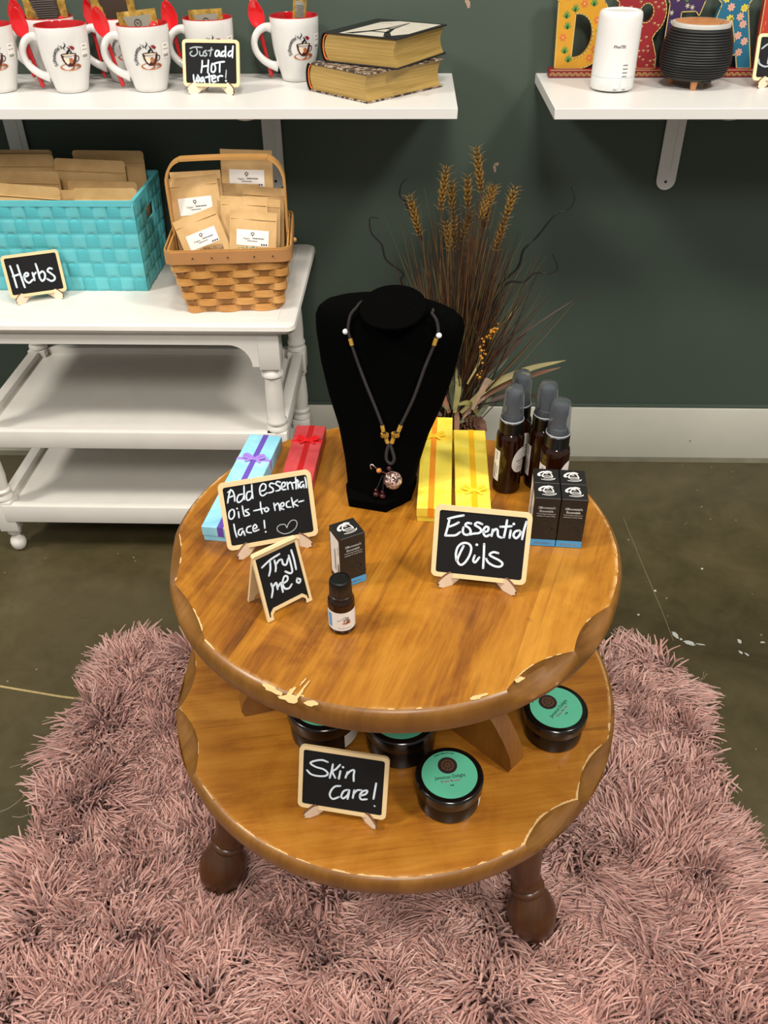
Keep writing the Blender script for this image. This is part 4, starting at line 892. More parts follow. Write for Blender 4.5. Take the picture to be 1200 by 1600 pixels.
jar('mint topped shea butter jar on the right near the lower rim, turned sideways', (.2105, -.0865, Z2), .88, .041, .0455)
jar('larger black jar at the left, mostly under the table top behind the Skin care sign', (-.0905, -.0915, Z2), -.25, .0475, .054)
jar('larger black jar in the middle, between the Skin care sign and the front jar', (.0105, -.1095, Z2), 1.2, .0475, .054)
# ================================================================== mugs on the left shelf
M_CER = simple('white_glazed_ceramic', 'd9d7d3', .12, .01, 20, coat=.3)
M_RED = simple('red_glaze', 'b3151c', .15, .04, 30, coat=.3)
M_REDS = simple('red_spoon_glaze', 'cf1a20', .14, .04, 30, coat=.4)
MP = [(.0245, 0), (.0275, .0015), (.0292, .008), (.0318, .018), (.0355, .030), (.0390, .043), (.0412, .056), (.0426, .072), (.0434, .088), (.0437, .1025)]
def mug_r(z): return float(np.interp(z, [p[1] for p in MP], [p[0] for p in MP]))
MUGG = 'white mugs with a coffee cup emblem'
mug = thing('mug', 'white mug second from the left in the front row, no packet above its red rim', 'mug', (-.589, .8325, SZ), 0, MUGG)
MB().lathe([(0, .0012)] + MP + [(.0433, .1035)], 56, cap=False).build('mug_body', M_CER, mug, 50)
MB().lathe([(.0434, .1034), (.0430, .1048), (.0414, .1048), (.0408, .1035), (.0403, .088), (.0395, .072), (.038, .056), (.0355, .040), (.031, .022), (.026, .010), (0, .008)], 56, cap=False).build('red_interior', M_RED, mug, 50)
b = MB(); P = catmull([(-.0385, 0, .0835), (-.052, 0, .0855), (-.066, 0, .0785), (-.0745, 0, .0635), (-.0725, 0, .0475), (-.0625, 0, .0345), (-.048, 0, .0255), (-.0335, 0, .0215)], 6)
m = len(P); b.tube(P, [.0066 - .0012 * math.sin(PI * i / (m - 1)) + .0016 * (max(0, .12 - i / (m - 1)) + max(0, i / (m - 1) - .88)) / .12 for i in range(m)], 14, flat=1.15, up=(0, 1, 0)); b.build('handle', M_CER, mug, 60)
b = MB()
def mugfn(a0, zc):
    def f(x, y, l=0):
        z = zc + y; r_ = mug_r(z) + .0005 + .00022 * l
        a = a0 + x / .040
        return (r_ * math.sin(a), -r_ * math.cos(a), z)
    return f
emblem(b, mugfn(.36, .0575), .000152); b.build('emblem', EMB, mug, 0, recalc=False)
b = MB(); F = mugfn(1.22, .066)
b.grid(lambda u, v: F((u - .5) * .017, (v - .5) * .024, 0), 8, 8); lb = b.build('price_label', M_LABELW, mug, 60)
b = MB(); F1 = lambda x, y: F(x, y, 1.2)
greek(b, .007, .0012, F1, 0, -.001, .008); greek(b, .012, .0009, F1, 0, 0, .002)
for i in range(10): ngon(b, [(-.006 + i * .0012, -.010), (-.0054 + i * .0012, -.010), (-.0054 + i * .0012, -.0055), (-.006 + i * .0012, -.0055)], F1)
b.build('lettering', M_INKG, lb, 0, recalc=False)
dup(mug, (-.7185, .8325, SZ), .05, 'white mug cut off by the left edge of the shelf view, front row')
dup(mug, (-.449, .839, SZ), -.05, 'white mug in the front row with a gold edged sachet standing inside')
dup(mug, (-.640, .922, SZ), 0, 'white mug in the back row holding a large brown and gold packet')
dup(mug, (-.514, .922, SZ), 0, 'white mug in the back row behind the sachet mug, holding a gold bag')
dup(mug, (-.349, .905, SZ), -.05, 'white mug directly behind the Just add HOT water sign')
dup(mug, (-.198, .925, SZ), 0, 'white mug beside the stacked books, tea bag inside')

def spoon_mesh():
    b = MB(); L = .128; rings = []; n = 20
    for i in range(45):
        s = i / 44 * L
        if s < .080: w_ = .0046 - .0014 * math.sin(PI * min(1, s / .08)) ; t_ = .0030; dish = 0
        else:
            u = (s - .080) / .048; w_ = .0034 + .0108 * math.sin(PI * min(1.0, u ** .8)) ** .8 if u < .995 else .0005; t_ = .0030 - .0010 * u; dish = .0052 * math.sin(PI * u) ** 1.0
        if i == 0: w_ *= .5; t_ *= .5
        if i == 1: w_ *= .9
        ring = []
        for k in range(n):
            a = 2 * PI * k / n; x = w_ * math.cos(a); y = t_ * .7 * math.sin(a)
            y += dish * (1 - (x / max(w_, 1e-6)) ** 2) * (1.0 if True else 0)
            ring.append((x, y, s))
        rings.append(ring)
    b.loft(rings); return b
SPG = 'red spoons slotted in the mug handles'
def spoon(px0, px1, rzt, label, first=[None]):
    """px0 foot of the handle, px1 centre of the bowl (world points)"""
    a, c_ = Vector(px0), Vector(px1); d = (c_ - a).normalized()
    side = Vector((0, -1, 0)); ey = (-(side - d * side.dot(d))).normalized(); ex = ey.cross(d)
    Mx = basis(a, ex, ey, d) @ Matrix.Rotation(rzt, 4, 'Z')
    if first[0] is None:
        o = spoon_mesh().build('red_spoon', M_REDS, None, 60); first[0] = o
    else:
        o = first[0].copy(); COL.objects.link(o)
    o.matrix_world = Mx; tag(o, label, 'spoon', SPG); return o
spoon((-.6455, .8435, SZ + .003), (-.6630, .8425, .9640), .15, 'red spoon in the handle of the front mug with the full emblem')
spoon((-.5025, .850, SZ + .003), (-.5230, .849, .9620), -.1, 'red spoon in the handle of the front mug holding the gold edged sachet')
spoon((-.6930, .9325, SZ + .003), (-.7000, .932, .9680), .2, 'red spoon in the back row at the far left, its bowl just above another spoon')
spoon((-.5600, .9325, SZ + .003), (-.5680, .932, .9690), -.5, 'red spoon in the back row with its bowl tilted beside another red bowl')
spoon((-.4030, .9155, SZ + .003), (-.4190, .915, .9635), .1, 'red spoon in the handle of the mug behind the Just add HOT water sign')
spoon((-.2470, .9355, SZ + .003), (-.2660, .935, .9590), .1, 'red spoon in the handle of the mug beside the books')
for (x, y, z), l in (((-.616, .924, .954), 'round red knob of a spoon resting inside the back row mug with the brown packet'), ((-.4285, .838, .956), 'round red knob of a spoon resting inside the sachet mug')):
    b = MB(); b.lathe([(.0028, -.075), (.0028, -.012), (.006, -.008), (.0075, -.001), (.007, .005), (.004, .009), (0, .010)], 20); o = b.build('red_spoon', M_REDS, None, 60, (x, y, z)); o.rotation_euler = (0, .1, 0); tag(o, l, 'spoon')

# sachets and packets in the mugs
def mat_foil():
    q = N('gold_foil'); f = q.noise(q.coord(), 90, 4, .6); q.set(color=q.ramp(f, [(.3, '8a6424'), (.6, 'd0a850'), (.8, 'f0dc98')]), rough=.32, metal=.6); q.bump(f, .3, .001); return q.m
M_FOIL = mat_foil()
M_SIL = simple('grey_silver_print', '8f8c7e', .4, .06, 50); M_BRN = simple('dark_brown_print', '3a2c20', .45, .1, 40)
def pillow(mb, w_, h, th, mi=0, M=None, nu=8, nv=10, seam=.1):
    def side(sg):
        def f(u, v):
            k = (1 - abs(2 * u - 1) ** 3.0) * (1 - max(0, abs(2 * v - 1) - seam) ** 3.0 / (1 - seam) ** 3 )
            wob = .0012 * math.sin(7 * u + 5 * v) * k
            return ((u - .5) * w_, sg * (th * .5 * k + .0004) + wob, (v) * h)
        return f
    mb.grid(side(-1), nu, nv, mi, M); mb.grid(side(1), nu, nv, mi, M)
def packet(label, loc, rz, lean, roll, w_, h, face, mark=None, group='packets standing in the mugs'):
    t = thing('packet', label, 'packet', loc, rz, group); Mx = Matrix.Rotation(roll, 4, 'Y') @ Matrix.Rotation(-lean, 4, 'X')
    b = MB(); pillow(b, w_, h, .006, 0, Mx); b.build('foil_wrapper', M_FOIL, t, 60)
    b = MB(); k = .80
    b.grid(lambda u, v: ((u - .5) * w_ * k, -.0039 * (1 - abs(2 * u - 1) ** 3) - .0008, h * (.1 + .8 * v)), 6, 8, 0, Mx); fp = b.build('printed_face', face, t, 60)
    b = MB()
    if mark == 'seal':
        stroke2d(b, disc2d(0, h - .0185, .0055, .0055, 18), .0012, lambda x, y: tuple(Mx @ Vector((x, -.0056, y))), 0, 2, True)
        stroke2d(b, [(-.002, h - .017), (0, h - .020), (.002, h - .017)], .001, lambda x, y: tuple(Mx @ Vector((x, -.0056, y))))
        for i in range(2): b.add([tuple(Mx @ Vector((x, -.0056, h - .029 - i * .003 + z))) for x, z in ((-.008, 0), (.008, 0), (.008, .0012), (-.008, .0012))], [(0, 1, 2, 3)])
    elif mark == 'lines':
        for i in range(9):
            l_ = w_ * random.uniform(.26, .33); b.add([tuple(Mx @ Vector((x, -.0058, h * .82 - i * .0035 + z))) for x, z in ((-l_, 0), (l_, 0), (l_, .0011), (-l_, .0011))], [(0, 1, 2, 3)])
    if mark: b.build('print', M_INKG if mark == 'lines' else M_BRN, fp, 0)
    return t
Zm = SZ + .022
packet('large brown packet with gold edges and fine print, in the back row mug', (-.638, .922, SZ + .035), 0, .03, -.05, .076, .113, M_BRN, 'lines')
packet('silver sachet with gold edges and a small round seal, in the front row mug', (-.4500, .841, SZ + .045), .1, .05, -.09, .066, .078, M_SIL, 'seal')
packet('dark brown bag with gold trim in the back row, behind the silver sachet', (-.516, .922, SZ + .040), 0, .02, -.04, .078, .112, M_BRN)
packet('silver and gold sachet in the mug behind the Just add HOT water sign', (-.349, .906, SZ + .043), 0, .04, -.05, .060, .073, M_SIL, 'seal')
packet('narrow clear packet with a white tag in the mug beside the books', (-.195, .926, SZ + .045), .2, .02, .12, .024, .090, M_SIL, 'lines')
o = packet('crumpled gold wrapper lying just below the rim of the front mug with the full emblem', (-.589, .8325, SZ + .072), .3, 0, 0, .05, .024, M_FOIL)

# ================================================================== books
M_PAGE = N('gilt_page_edges'); v = M_PAGE.coord('Object', (6, 6, 420)); f = M_PAGE.noise(v, 1.0, 4, .7, .2)
M_PAGE.set(color=M_PAGE.ramp(f, [(.25, '86692c'), (.5, 'a58747'), (.75, 'bd9f62')]), rough=.5); M_PAGE.bump(f, .35, .001); M_PAGE = M_PAGE.m
M_COVB = simple('dark_cover_print', '1c1a1b', .4, .3, 90); M_COVW = simple('ivory_cover_print', 'c9c2b2', .45, .08, 60); M_HEAD = simple('orange_headband', 'd8742c', .6)
M_COVP = N('patterned_cover'); f = M_COVP.noise(M_COVP.coord(), 70, 3, .6); M_COVP.set(color=M_COVP.ramp(f, [(.42, '2a2220'), (.5, '5b4638'), (.56, 'b8a894'), (.62, '2c2430')]), rough=.45); M_COVP = M_COVP.m
def book(label, loc, rz, w_, h, th, cov, pic):
    """local: near corner at the origin, x along the fore edge, y along the tail towards the spine"""
    t = thing('thick_book', label, 'book', loc, rz, 'thick books with gilt page edges'); c = .0026
    b = MB(); ins = .0035; n = 9; ring0 = []; rings = []
    for x in (ins, h - ins):
        rg = []
        for i in range(n): u = i / (n - 1); rg.append((x, ins * .6 + .007 * math.sin(PI * u), c + (th - 2 * c) * u))
        for i in range(n): u = 1 - i / (n - 1); rg.append((x, w_ - .004 + .0075 * math.sin(PI * u), c + (th - 2 * c) * u))
        rings.append(rg)
    b.loft(rings); b.build('page_block', M_PAGE, t, 30)
    b = MB()
    b.box((h / 2, w_ / 2 - .001, c / 2), (h, w_ + .002, c), bev=.0008, seg=1); bt = b.build('back_cover', M_COVP if cov else M_COVB, t, 30)
    b = MB(); b.box((h / 2, w_ / 2 - .001, th - c / 2), (h, w_ + .002, c), bev=.0008, seg=1); tp = b.build('front_cover', M_COVP if cov else M_COVB, t, 30)
    b = MB(); rings = []
    for x in (0.0, h):
        o_, i_ = [], []
        for i in range(13):
            a = -PI / 2 + PI * i / 12; o_.append((x, w_ - .001 + .0115 * math.cos(a), th / 2 + th / 2 * math.sin(a))); i_.append((x, w_ - .001 + .0095 * math.cos(a), th / 2 + (th / 2 - .002) * math.sin(a)))
        rings.append(o_ + i_[::-1])
    b.loft(rings); b.build('spine', M_COVB, t, 40)
    b = MB(); b.tube([(ins - .001, w_ - .003 + .0085 * math.cos(a), th / 2 + (th / 2 - .004) * math.sin(a)) for a in [-PI / 2 + PI * i / 10 for i in range(11)]], .0013, 6); b.build('headband', M_HEAD, t, 60)
    F = lambda x, y: (x, y, th + .0003)
    b = MB(); x0, x1, y0, y1 = .002, h - .028, .014, w_ - .028
    if pic:
        vs, fs = poly2d([[(.0, .030), (.0, w_ - .030), (h - .035, w_ - .030), (h - .012, w_ - .055), (h - .012, .004), (.045, .004)]]); b.add([F(x, y) for x, y in vs], fs); b.build('cover_picture', M_COVW, tp, 0)
        b = MB(); F = lambda x, y: (x, y, th + .0006)
        # lattice tower silhouette: base towards the corner, tip towards the far end
        xb, ym = .006, .060
        for s in (-1, 1):
            vs, fs = poly2d([[(xb, ym + s * .046), (xb, ym + s * .030), (xb + .03, ym + s * .014), (xb + .07, ym + s * .003), (xb + .14, ym), (xb + .14, ym + s * .001), (xb + .075, ym + s * .008), (xb + .035, ym + s * .022)]]); b.add([F(x, y) for x, y in vs], fs)
        for x, hw in ((xb + .032, .020), (xb + .066, .008)): b.add([F(x, ym - hw), F(x + .006, ym - hw), F(x + .006, ym + hw), F(x, ym + hw)], [(0, 1, 2, 3)])
        greek(b, .03, .0012, F, 0, .125, .098, -PI / 2)
        b.build('tower_print', M_COVB, tp, 0)
    return t
book('lower thick book with gilt edges and patterned cover, lying on the white shelf', (-.0600, .7265, SZ), math.radians(46.3), .1445, .186, .0455, True, False)
book('upper thick book with a tower on its pale cover, lying turned on another book', (-.0108, .7540, SZ + .0458), math.radians(60.5), .143, .170, .0465, False, True)

# ================================================================== right shelf
M_SRED = simple('crimson_lacquer', '7d1820', .4, .1, 60)
GOLDP = simple('pale_gold_line', 'c9b06a', .5, .1, 200)
LC = {'D': simple('mustard_paint', 'c8901e', .5, .08, 30), 'R': simple('carmine_paint', '8c1a20', .5, .08, 30), 'E': simple('violet_paint', '35204a', .5, .08, 30), 'A': simple('teal_blue_paint', '1b6480', .5, .08, 30), 'M': simple('vermilion_paint', 'b8382a', .5, .08, 30)}
PF = [simple('petal_orange', 'cf6a34', .6), simple('petal_yellow', 'd8c53c', .6), simple('petal_pink', 'd8a090', .6), simple('leaf_green', '4f8a3c', .6), GOLDP, simple('petal_cream', 'd9d2b8', .6)]
ds = thing('painted_letter_sign', 'hand painted wooden word DREAM on a crimson base at the back of the right shelf', 'decorative sign', (.52, .945, SZ))
b = MB(); b.box((0, 0, .0075), (.51, .026, .015), bev=.002); base = b.build('base', M_SRED, ds, 30)
b = MB(); x = -.248
while x < .245:
    F = lambda u, v: (u, -.0134, v)
    for rr, w_ in ((.0046, .0010), (.0024, .0008)): stroke2d(b, [(x + rr * math.cos(PI * i / 8), .0035 + rr * 1.15 * math.sin(PI * i / 8)) for i in range(9)], w_, F)
    x += .0105
b.add([(-.252, -.0133, .0125), (.252, -.0133, .0125), (.252, -.0133, .0134), (-.252, -.0133, .0134)], [(0, 1, 2, 3)])
b.build('scallop_trim', GOLDP, base, 0)
def arc(cx, cz, rx, rz, a0, a1, n=16): return [(cx + rx * math.cos(math.radians(a0 + (a1 - a0) * i / n)), cz + rz * math.sin(math.radians(a0 + (a1 - a0) * i / n))) for i in range(n + 1)]
B0, B1 = .8735, .9965
mz = (B0 + B1) / 2
SH = {}
SH['D'] = [[(.2755, B0), (.318, B0)] + arc(.318, mz, .050, (B1 - B0) / 2, -90, 90) + [(.2665, B1), (.2685, B1 - .012), (.2715, B1 - .016)], [(.3035, .8905)] + arc(.310, .926, .0275, .0355, -90, 90) + [(.3035, .9615)]]
SH['R'] = [[(.3795, B0), (.405, B0), (.4065, .908), (.413, .912), (.425, B0), (.458, B0), (.4565, .893), (.447, .917), (.4445, .922)] + arc(.432, .961, .0305, .0355, -55, 90, 14) + [(.371, B1), (.371, B1 - .013), (.378, B1 - .018)], arc(.428, .962, .0125, .0155, 0, 360, 16)[:-1]]
SH['E'] = [[(.468, B0), (.524, B0), (.526, .899), (.518, .899), (.514, .8865), (.493, .8865), (.493, .926), (.512, .926), (.512, .938), (.4905, .938), (.489, .9635), (.514, .9645), (.521, .957), (.5275, .9805), (.531, B1), (.461, B1), (.463, .982), (.4665, .976)]]
SH['A'] = [[(.534, B0), (.560, B0), (.563, .895), (.5998, .895), (.6062, B0), (.6315, B0), (.6045, .968), (.604, .975), (.609, .984), (.606, B1), (.549, B1), (.548, .984), (.5575, .976), (.5555, .968)], [(.5705, .916), (.5931, .916), (.5795, .9535), (.5775, .9535)]]
SH['M'] = [[(.638, B0), (.662, B0), (.664, .955), (.689, .905), (.714, .955), (.716, B0), (.742, B0), (.748, B1), (.716, B1), (.689, .945), (.662, B1), (.630, B1)]]
def flower(b, cx, cz, r_, n, mi, F, mc=4):
    for i in range(n):
        a = 2 * PI * i / n; ngon(b, [(cx + r_ * .6 * math.cos(a) + r_ * .42 * math.cos(t) * math.cos(a) - r_ * .27 * math.sin(t) * math.sin(a), cz + r_ * .6 * math.sin(a) + r_ * .42 * math.cos(t) * math.sin(a) + r_ * .27 * math.sin(t) * math.cos(a)) for t in [2 * PI * k / 8 for k in range(8)]], F, mi)
    ngon(b, disc2d(cx, cz, r_ * .22, r_ * .22, 8), lambda x, z: (F(x, z)[0], F(x, z)[1] - .0002, F(x, z)[2]), mc)
def inside(pt, polys):
    c_ = False
    for P in polys:
        j = len(P) - 1
        for i in range(len(P)):
            if (P[i][1] > pt[1]) != (P[j][1] > pt[1]) and pt[0] < (P[j][0] - P[i][0]) * (pt[1] - P[i][1]) / (P[j][1] - P[i][1] + 1e-12) + P[i][0]: c_ = not c_
            j = i
    return c_
rs = random.Random(5)
for ch in 'DREAM':
    pl = [[(x - .52, z - SZ) for x, z in ol] for ol in SH[ch]]
    b = MB(); slab2d(b, pl, .015, basis((0, .0075, 0), (1, 0, 0), (0, 0, 1), (0, -1, 0)))
    lt = b.build('letter', LC[ch], ds, 30); lt['label'] = {'D': 'mustard yellow letter D', 'R': 'carmine letter R', 'E': 'violet letter E', 'A': 'teal letter A', 'M': 'vermilion letter M'}[ch]
    b = MB(); F = lambda x, z: (x, -.0079, z)
    for ol in pl:
        m = len(ol)
        for i in range(m):
            p_, q_ = Vector(ol[i]), Vector(ol[(i + 1) % m])
            if (q_ - p_).length > 1e-4: stroke2d(b, [tuple(p_), tuple(q_)], .0016, F, 4)
    pts = []; tries = 0; rad = {'D': .0082, 'R': .0034, 'E': .0045, 'A': .0068, 'M': .004}[ch]
    while tries < 900 and len(pts) < {'D': 22, 'R': 46, 'E': 26, 'A': 26, 'M': 30}[ch]:
        tries += 1; p_ = (rs.uniform(-.26, .235), rs.uniform(.012, .14))
        if not inside(p_, pl) or not all(inside((p_[0] + rad * math.cos(a), p_[1] + rad * math.sin(a)), pl) for a in (0, 1.57, 3.14, 4.71)): continue
        if any(math.hypot(p_[0] - q_[0], p_[1] - q_[1]) < rad * 1.9 for q_ in pts): continue
        pts.append(p_)
    for i, (x, z) in enumerate(pts):
        if ch == 'D':
            if i % 2: flower(b, x, z, rad * .8, 6, 0, F, 1)
            else:
                for a in (-1.1, -.55, 0, .55, 1.1): stroke2d(b, [(x, z - rad * .7), (x + rad * .95 * math.sin(a), z - rad * .7 + rad * 1.6 * math.cos(a))], rad * .36, F, 3, 4, False, True)
        elif ch == 'R': stroke2d(b, [(x - rad * .6, z), (x, z + rad * .6), (x + rad * .6, z), (x, z - rad * .5)], .0011, F, 4, 4, False, True); ngon(b, disc2d(x + rad * .8, z + rad * .5, .0008, .0008, 6), F, 5)
        elif ch == 'E': [stroke2d(b, [(x, z), (x + rad * math.cos(a), z + rad * math.sin(a))], .0012, F, 5 if i % 3 else 3, 4, False, True) for a in (.2, 1.2, 2.3, 3.4, 4.6, 5.5)]
        elif ch == 'A': flower(b, x, z, rad, 7, 1 if i % 2 else 2, F, 4)
        else: stroke2d(b, [(x, z - rad), (x, z + rad)], .001, F, 0 if i % 2 else 4, 4, False, True)
    b.build('painted_pattern', PF, lt, 0, recalc=False)

# white diffuser
q = N('milky_white_plastic'); f = q.noise(q.coord(), 40); q.set(color=q.mix(f, 'dddcd9', 'e2e1de'), rough=.28, sss=.15, spec=.45); M_MILK = q.m
wd = thing('aroma_diffuser', 'tall white cylinder diffuser standing on the right shelf in front of the painted letters', 'diffuser', (.3625, .8360, SZ))
MB().lathe([(.031, .0025), (.0345, .003), (.0368, .006), (.0368, .0235), (.0366, .0237)], 56).build('base', M_MILK, wd, 40)
MB().lathe([(.0366, .0240), (.0368, .0242), (.0366, .090), (.0362, .113), (.0350, .119), (.0322, .1215), (.0290, .1220), (.0275, .1205), (.0, .1200)], 56).build('upper_shell', M_MILK, wd, 40)
MB().lathe([(0, 0), (.024, 0), (.026, .003), (0, .003)], 32).build('foot_ring', M_INKG, wd, 40)
b = MB(); F = wrapfn(.0371, -.05, .066); text(b, 'iMuusTEK', .0062, F, 0, 0, .006, 0, .8, .0001)
F = wrapfn(.0371, .42, .03)
for i in range(4): greek(b, .009, .0016, F, 0, -.003, .014 - i * .0058, 0, i)
F = wrapfn(.0371, 0, .0085); greek(b, .006, .0012, F, 0, -.001, -.0025); greek(b, .006, .0012, F, 0, .015, -.0025)
b.build('lettering', M_INKG, wd, 0, recalc=False)
b = MB()
for a0, a1 in ((-.22, .14), (.2, .56)): cyl_label(b, .0371, a0, a1, .009, .0205, 0, 4)
b.build('push_button', simple('soft_white_button', 'dcdbd8', .35), wd, 60)
# black ribbed diffuser
M_RIB = simple('matte_black_ribs', '181818', .5, .15, 50); M_WOODT = mat_wood('tan_woodgrain_disc', [(.25, '9a5c34'), (.45, 'b5733f'), (.6, 'c4824c'), (.8, 'd09462')], .4, .5, 9, 2.2, .4, False)
bd = thing('aroma_diffuser', 'round black ribbed diffuser with tan wood top on three little legs', 'diffuser', (.5070, .8640, SZ))
prof = [(0, .011), (.030, .0115), (.043, .014)]; nr = 19
for i in range(nr):
    for k, dr in ((0, -.0012), (.25, .0006), (.5, .0010), (.75, .0006)):
        u = (i + k) / nr; z = .0165 + u * .0755
        rr = float(np.interp(u, [0, .12, .3, .5, .7, .85, 1], [.0495, .0555, .0595, .0598, .0572, .0540, .0492])); prof.append((rr + dr, z))
prof += [(.0480, .0925), (.0478, .0935)]
MB().lathe(prof, 64).build('ribbed_body', M_RIB, bd, 25)
MB().lathe([(.0470, .0930), (.0487, .0938), (.0489, .0985), (.0478, .1003), (.0455, .1008), (.0440, .1003)], 56).build('pale_ring', simple('pale_grey_ring', 'b9b7b0', .4), bd, 40)
MB().lathe([(.0445, .0990), (.0443, .1008), (.036, .1018), (.012, .1012), (.0, .1005)], 56).build('wood_top', M_WOODT, bd, 40)
for a in (-97, 23, 143):
    b = MB(); a = math.radians(a); b.lathe([(0, 0), (.0042, 0), (.0050, .001), (.0068, .016), (.0068, .020)], 20, M=RT((.036 * math.cos(a), .036 * math.sin(a), 0))); b.build('leg', simple('light_wood_leg', 'c98a58', .5, .1, 60), bd, 40)
b = MB(); b.box((.014, -.045, .0155), (.014, .006, .006), bev=.001); b.build('power_socket', M_BLACK, bd, 30)
# ================================================================== turquoise woven bin
def mat_teal():
    q = N('turquoise_woven_straps'); uv = q.n('ShaderNodeUVMap'); sp = q.n('ShaderNodeSeparateXYZ'); q.l(uv.outputs[0], sp.inputs[0])
    par = q.math('MODULO', q.math('ADD', q.math('FLOOR', sp.outputs[0]), q.math('FLOOR', sp.outputs[1])), 2.0)
    par = q.math('ABSOLUTE', par)
    fu = q.math('FRACT', sp.outputs[0]); fv = q.math('FRACT', sp.outputs[1])
    sv = q.math('SINE', q.math('MULTIPLY', fu, 75.0)); sh = q.math('SINE', q.math('MULTIPLY', fv, 75.0))
    rib = q.mix(par, sh, sv); ns = q.noise(q.coord('UV', (3, 3, 3)), 2.0, 3)
    wn = q.n('ShaderNodeTexWhiteNoise'); cb = q.n('ShaderNodeCombineXYZ'); q.l(q.math('FLOOR', sp.outputs[0]), cb.inputs[0]); q.l(q.math('FLOOR', sp.outputs[1]), cb.inputs[1]); q.l(cb.outputs[0], wn.inputs['Vector'])
    c = q.mix(par, '51b3bc', '5bbcc4'); c = q.mix(q.math('MULTIPLY', wn.outputs['Value'], .2), c, '49b4bd'); c = q.mix(q.math('MULTIPLY', q.math('ADD', sv, 1.0), q.math('MULTIPLY', par, .12)), c, '9adadb')
    q.set(color=c, rough=.5); q.bump(q.math('ADD', q.math('MULTIPLY', rib, .3), ns), .22, .001); return q.m
M_TEAL = mat_teal(); M_TEALT = simple('turquoise_binding', '5fbcc4', .5, .06, 80); M_TEALI = simple('turquoise_lining', '3f97a0', .6, .1, 60)
BX0, BX1, BY0, BY1, BH = -.838, -.478, .7045, .868, .166
bin_ = thing('storage_basket', 'turquoise woven strap basket full of kraft pouches on the white table', 'basket', ((BX0 + BX1) / 2, (BY0 + BY1) / 2, WZ))
hx, hy, fl = (BX1 - BX0) / 2, (BY1 - BY0) / 2, .012
def wall_pt(side, u, v):
    """side 0 front, 1 right, 2 back, 3 left ; u along, v up"""
    ex, ey = hx + fl * .35 * v, hy + fl * v
    return {0: (-ex + 2 * ex * u, -ey), 1: (ex, -ey + 2 * ey * u), 2: (ex - 2 * ex * u, ey), 3: (-ex, ey - 2 * ey * u)}[side]
NRM = [(0, -1), (1, 0), (0, 1), (-1, 0)]
sh = MB(); uvs = []
for side in range(4):
    nc = 15 if side in (0, 2) else 7; nv = 6; S = 8; NU, NV = nc * S, nv * S
    hole = lambda u, v: side in (1, 3) and .36 < u < .66 and .66 < v < .83
    base = len(sh.v); nrm = NRM[side]
    for j in range(NV + 1):
        for i in range(NU + 1):
            u, v = i / NU, j / NV; cu, cv_ = u * nc, v * nv; iu, iv = math.floor(min(cu, nc - 1e-6)), math.floor(min(cv_, nv - 1e-6)); fu, fv = cu - iu, cv_ - iv
            par = (iu + iv) % 2
            bul = (1 - abs(2 * (fv if par else fu) - 1) ** 6) * (.35 + .65 * math.sin(PI * (fu if par else fv)) ** .6)
            d = .0022 * bul - .0006 * (i % S in (0,)) - .0005 * (j % S in (0,)) + .0006 * math.sin(3 * cu + 2 * cv_)
            if i in (0, NU): d = .0006
            x, y = wall_pt(side, u, v); sh.v.append((x + nrm[0] * d, y + nrm[1] * d, v * BH)); uvs.append((cu + side * 20 + .0, cv_ + 1000 * 0))
    for j in range(NV):
        for i in range(NU):
            if hole((i + .5) / NU, (j + .5) / NV): continue
            a = base + j * (NU + 1) + i; sh.f.append((a, a + 1, a + NU + 2, a + NU + 1)); sh.mi.append(0)
o = sh.build('woven_wall', M_TEAL, bin_, 60, recalc=False)
uvl = o.data.uv_layers.new(name='UVMap')
lv = np.zeros(len(o.data.loops), dtype=np.int32); o.data.loops.foreach_get('vertex_index', lv); ua = np.array(uvs, dtype=np.float32)
cen = np.zeros((len(o.data.polygons), 2), dtype=np.float32)
ul = ua[lv].reshape(-1, 4, 2); cc = ul.mean(axis=1, keepdims=True); ul = ul + (cc - ul) * .02
uvl.data.foreach_set('uv', ul.reshape(-1).astype(np.float32))
b = MB()
for side in range(4):
    nc = 15 if side in (0, 2) else 7
    def f(u, v, side=side):
        x, y = wall_pt(side, u, v); n_ = NRM[side]; return (x - n_[0] * .004, y - n_[1] * .004, .002 + v * (BH - .003))
    NU, NV = 50, 48; base = len(b.v)
    for j in range(NV + 1):
        for i in range(NU + 1): b.v.append(f(i / NU, j / NV))
    for j in range(NV):
        for i in range(NU):
            if side in (1, 3) and .36 < (i + .5) / NU < .66 and .66 < (j + .5) / NV < .83: continue
            a = base + j * (NU + 1) + i; b.f.append((a, a + 1, a + NU + 2, a + NU + 1)); b.mi.append(0)
b.add([(-hx, -hy, .002), (hx, -hy, .002), (hx, hy, .002), (-hx, hy, .002)], [(0, 1, 2, 3)])
b.build('lining', M_TEALI, bin_, 0)
b = MB(); ex, ey = hx + fl * .35 - .001, hy + fl - .001
b.strip([(x, y, BH) for x, y in rrect(2 * ex, 2 * ey, .006, 4)], .009, .0065, (0, 0, 1), closed=True); b.build('rim_binding', M_TEALT, bin_, 40)
for side in (1, 3):
    b = MB(); P = []
    for u, v in ((.36, .66), (.66, .66), (.66, .83), (.36, .83)):
        x, y = wall_pt(side, u, v); P.append((x + NRM[side][0] * -.001, y, v * BH))
    for i in range(4): b.tube([P[i], P[(i + 1) % 4]], .0026, 6)
    b.build('handle_slot_trim', M_TEALT, bin_, 40)

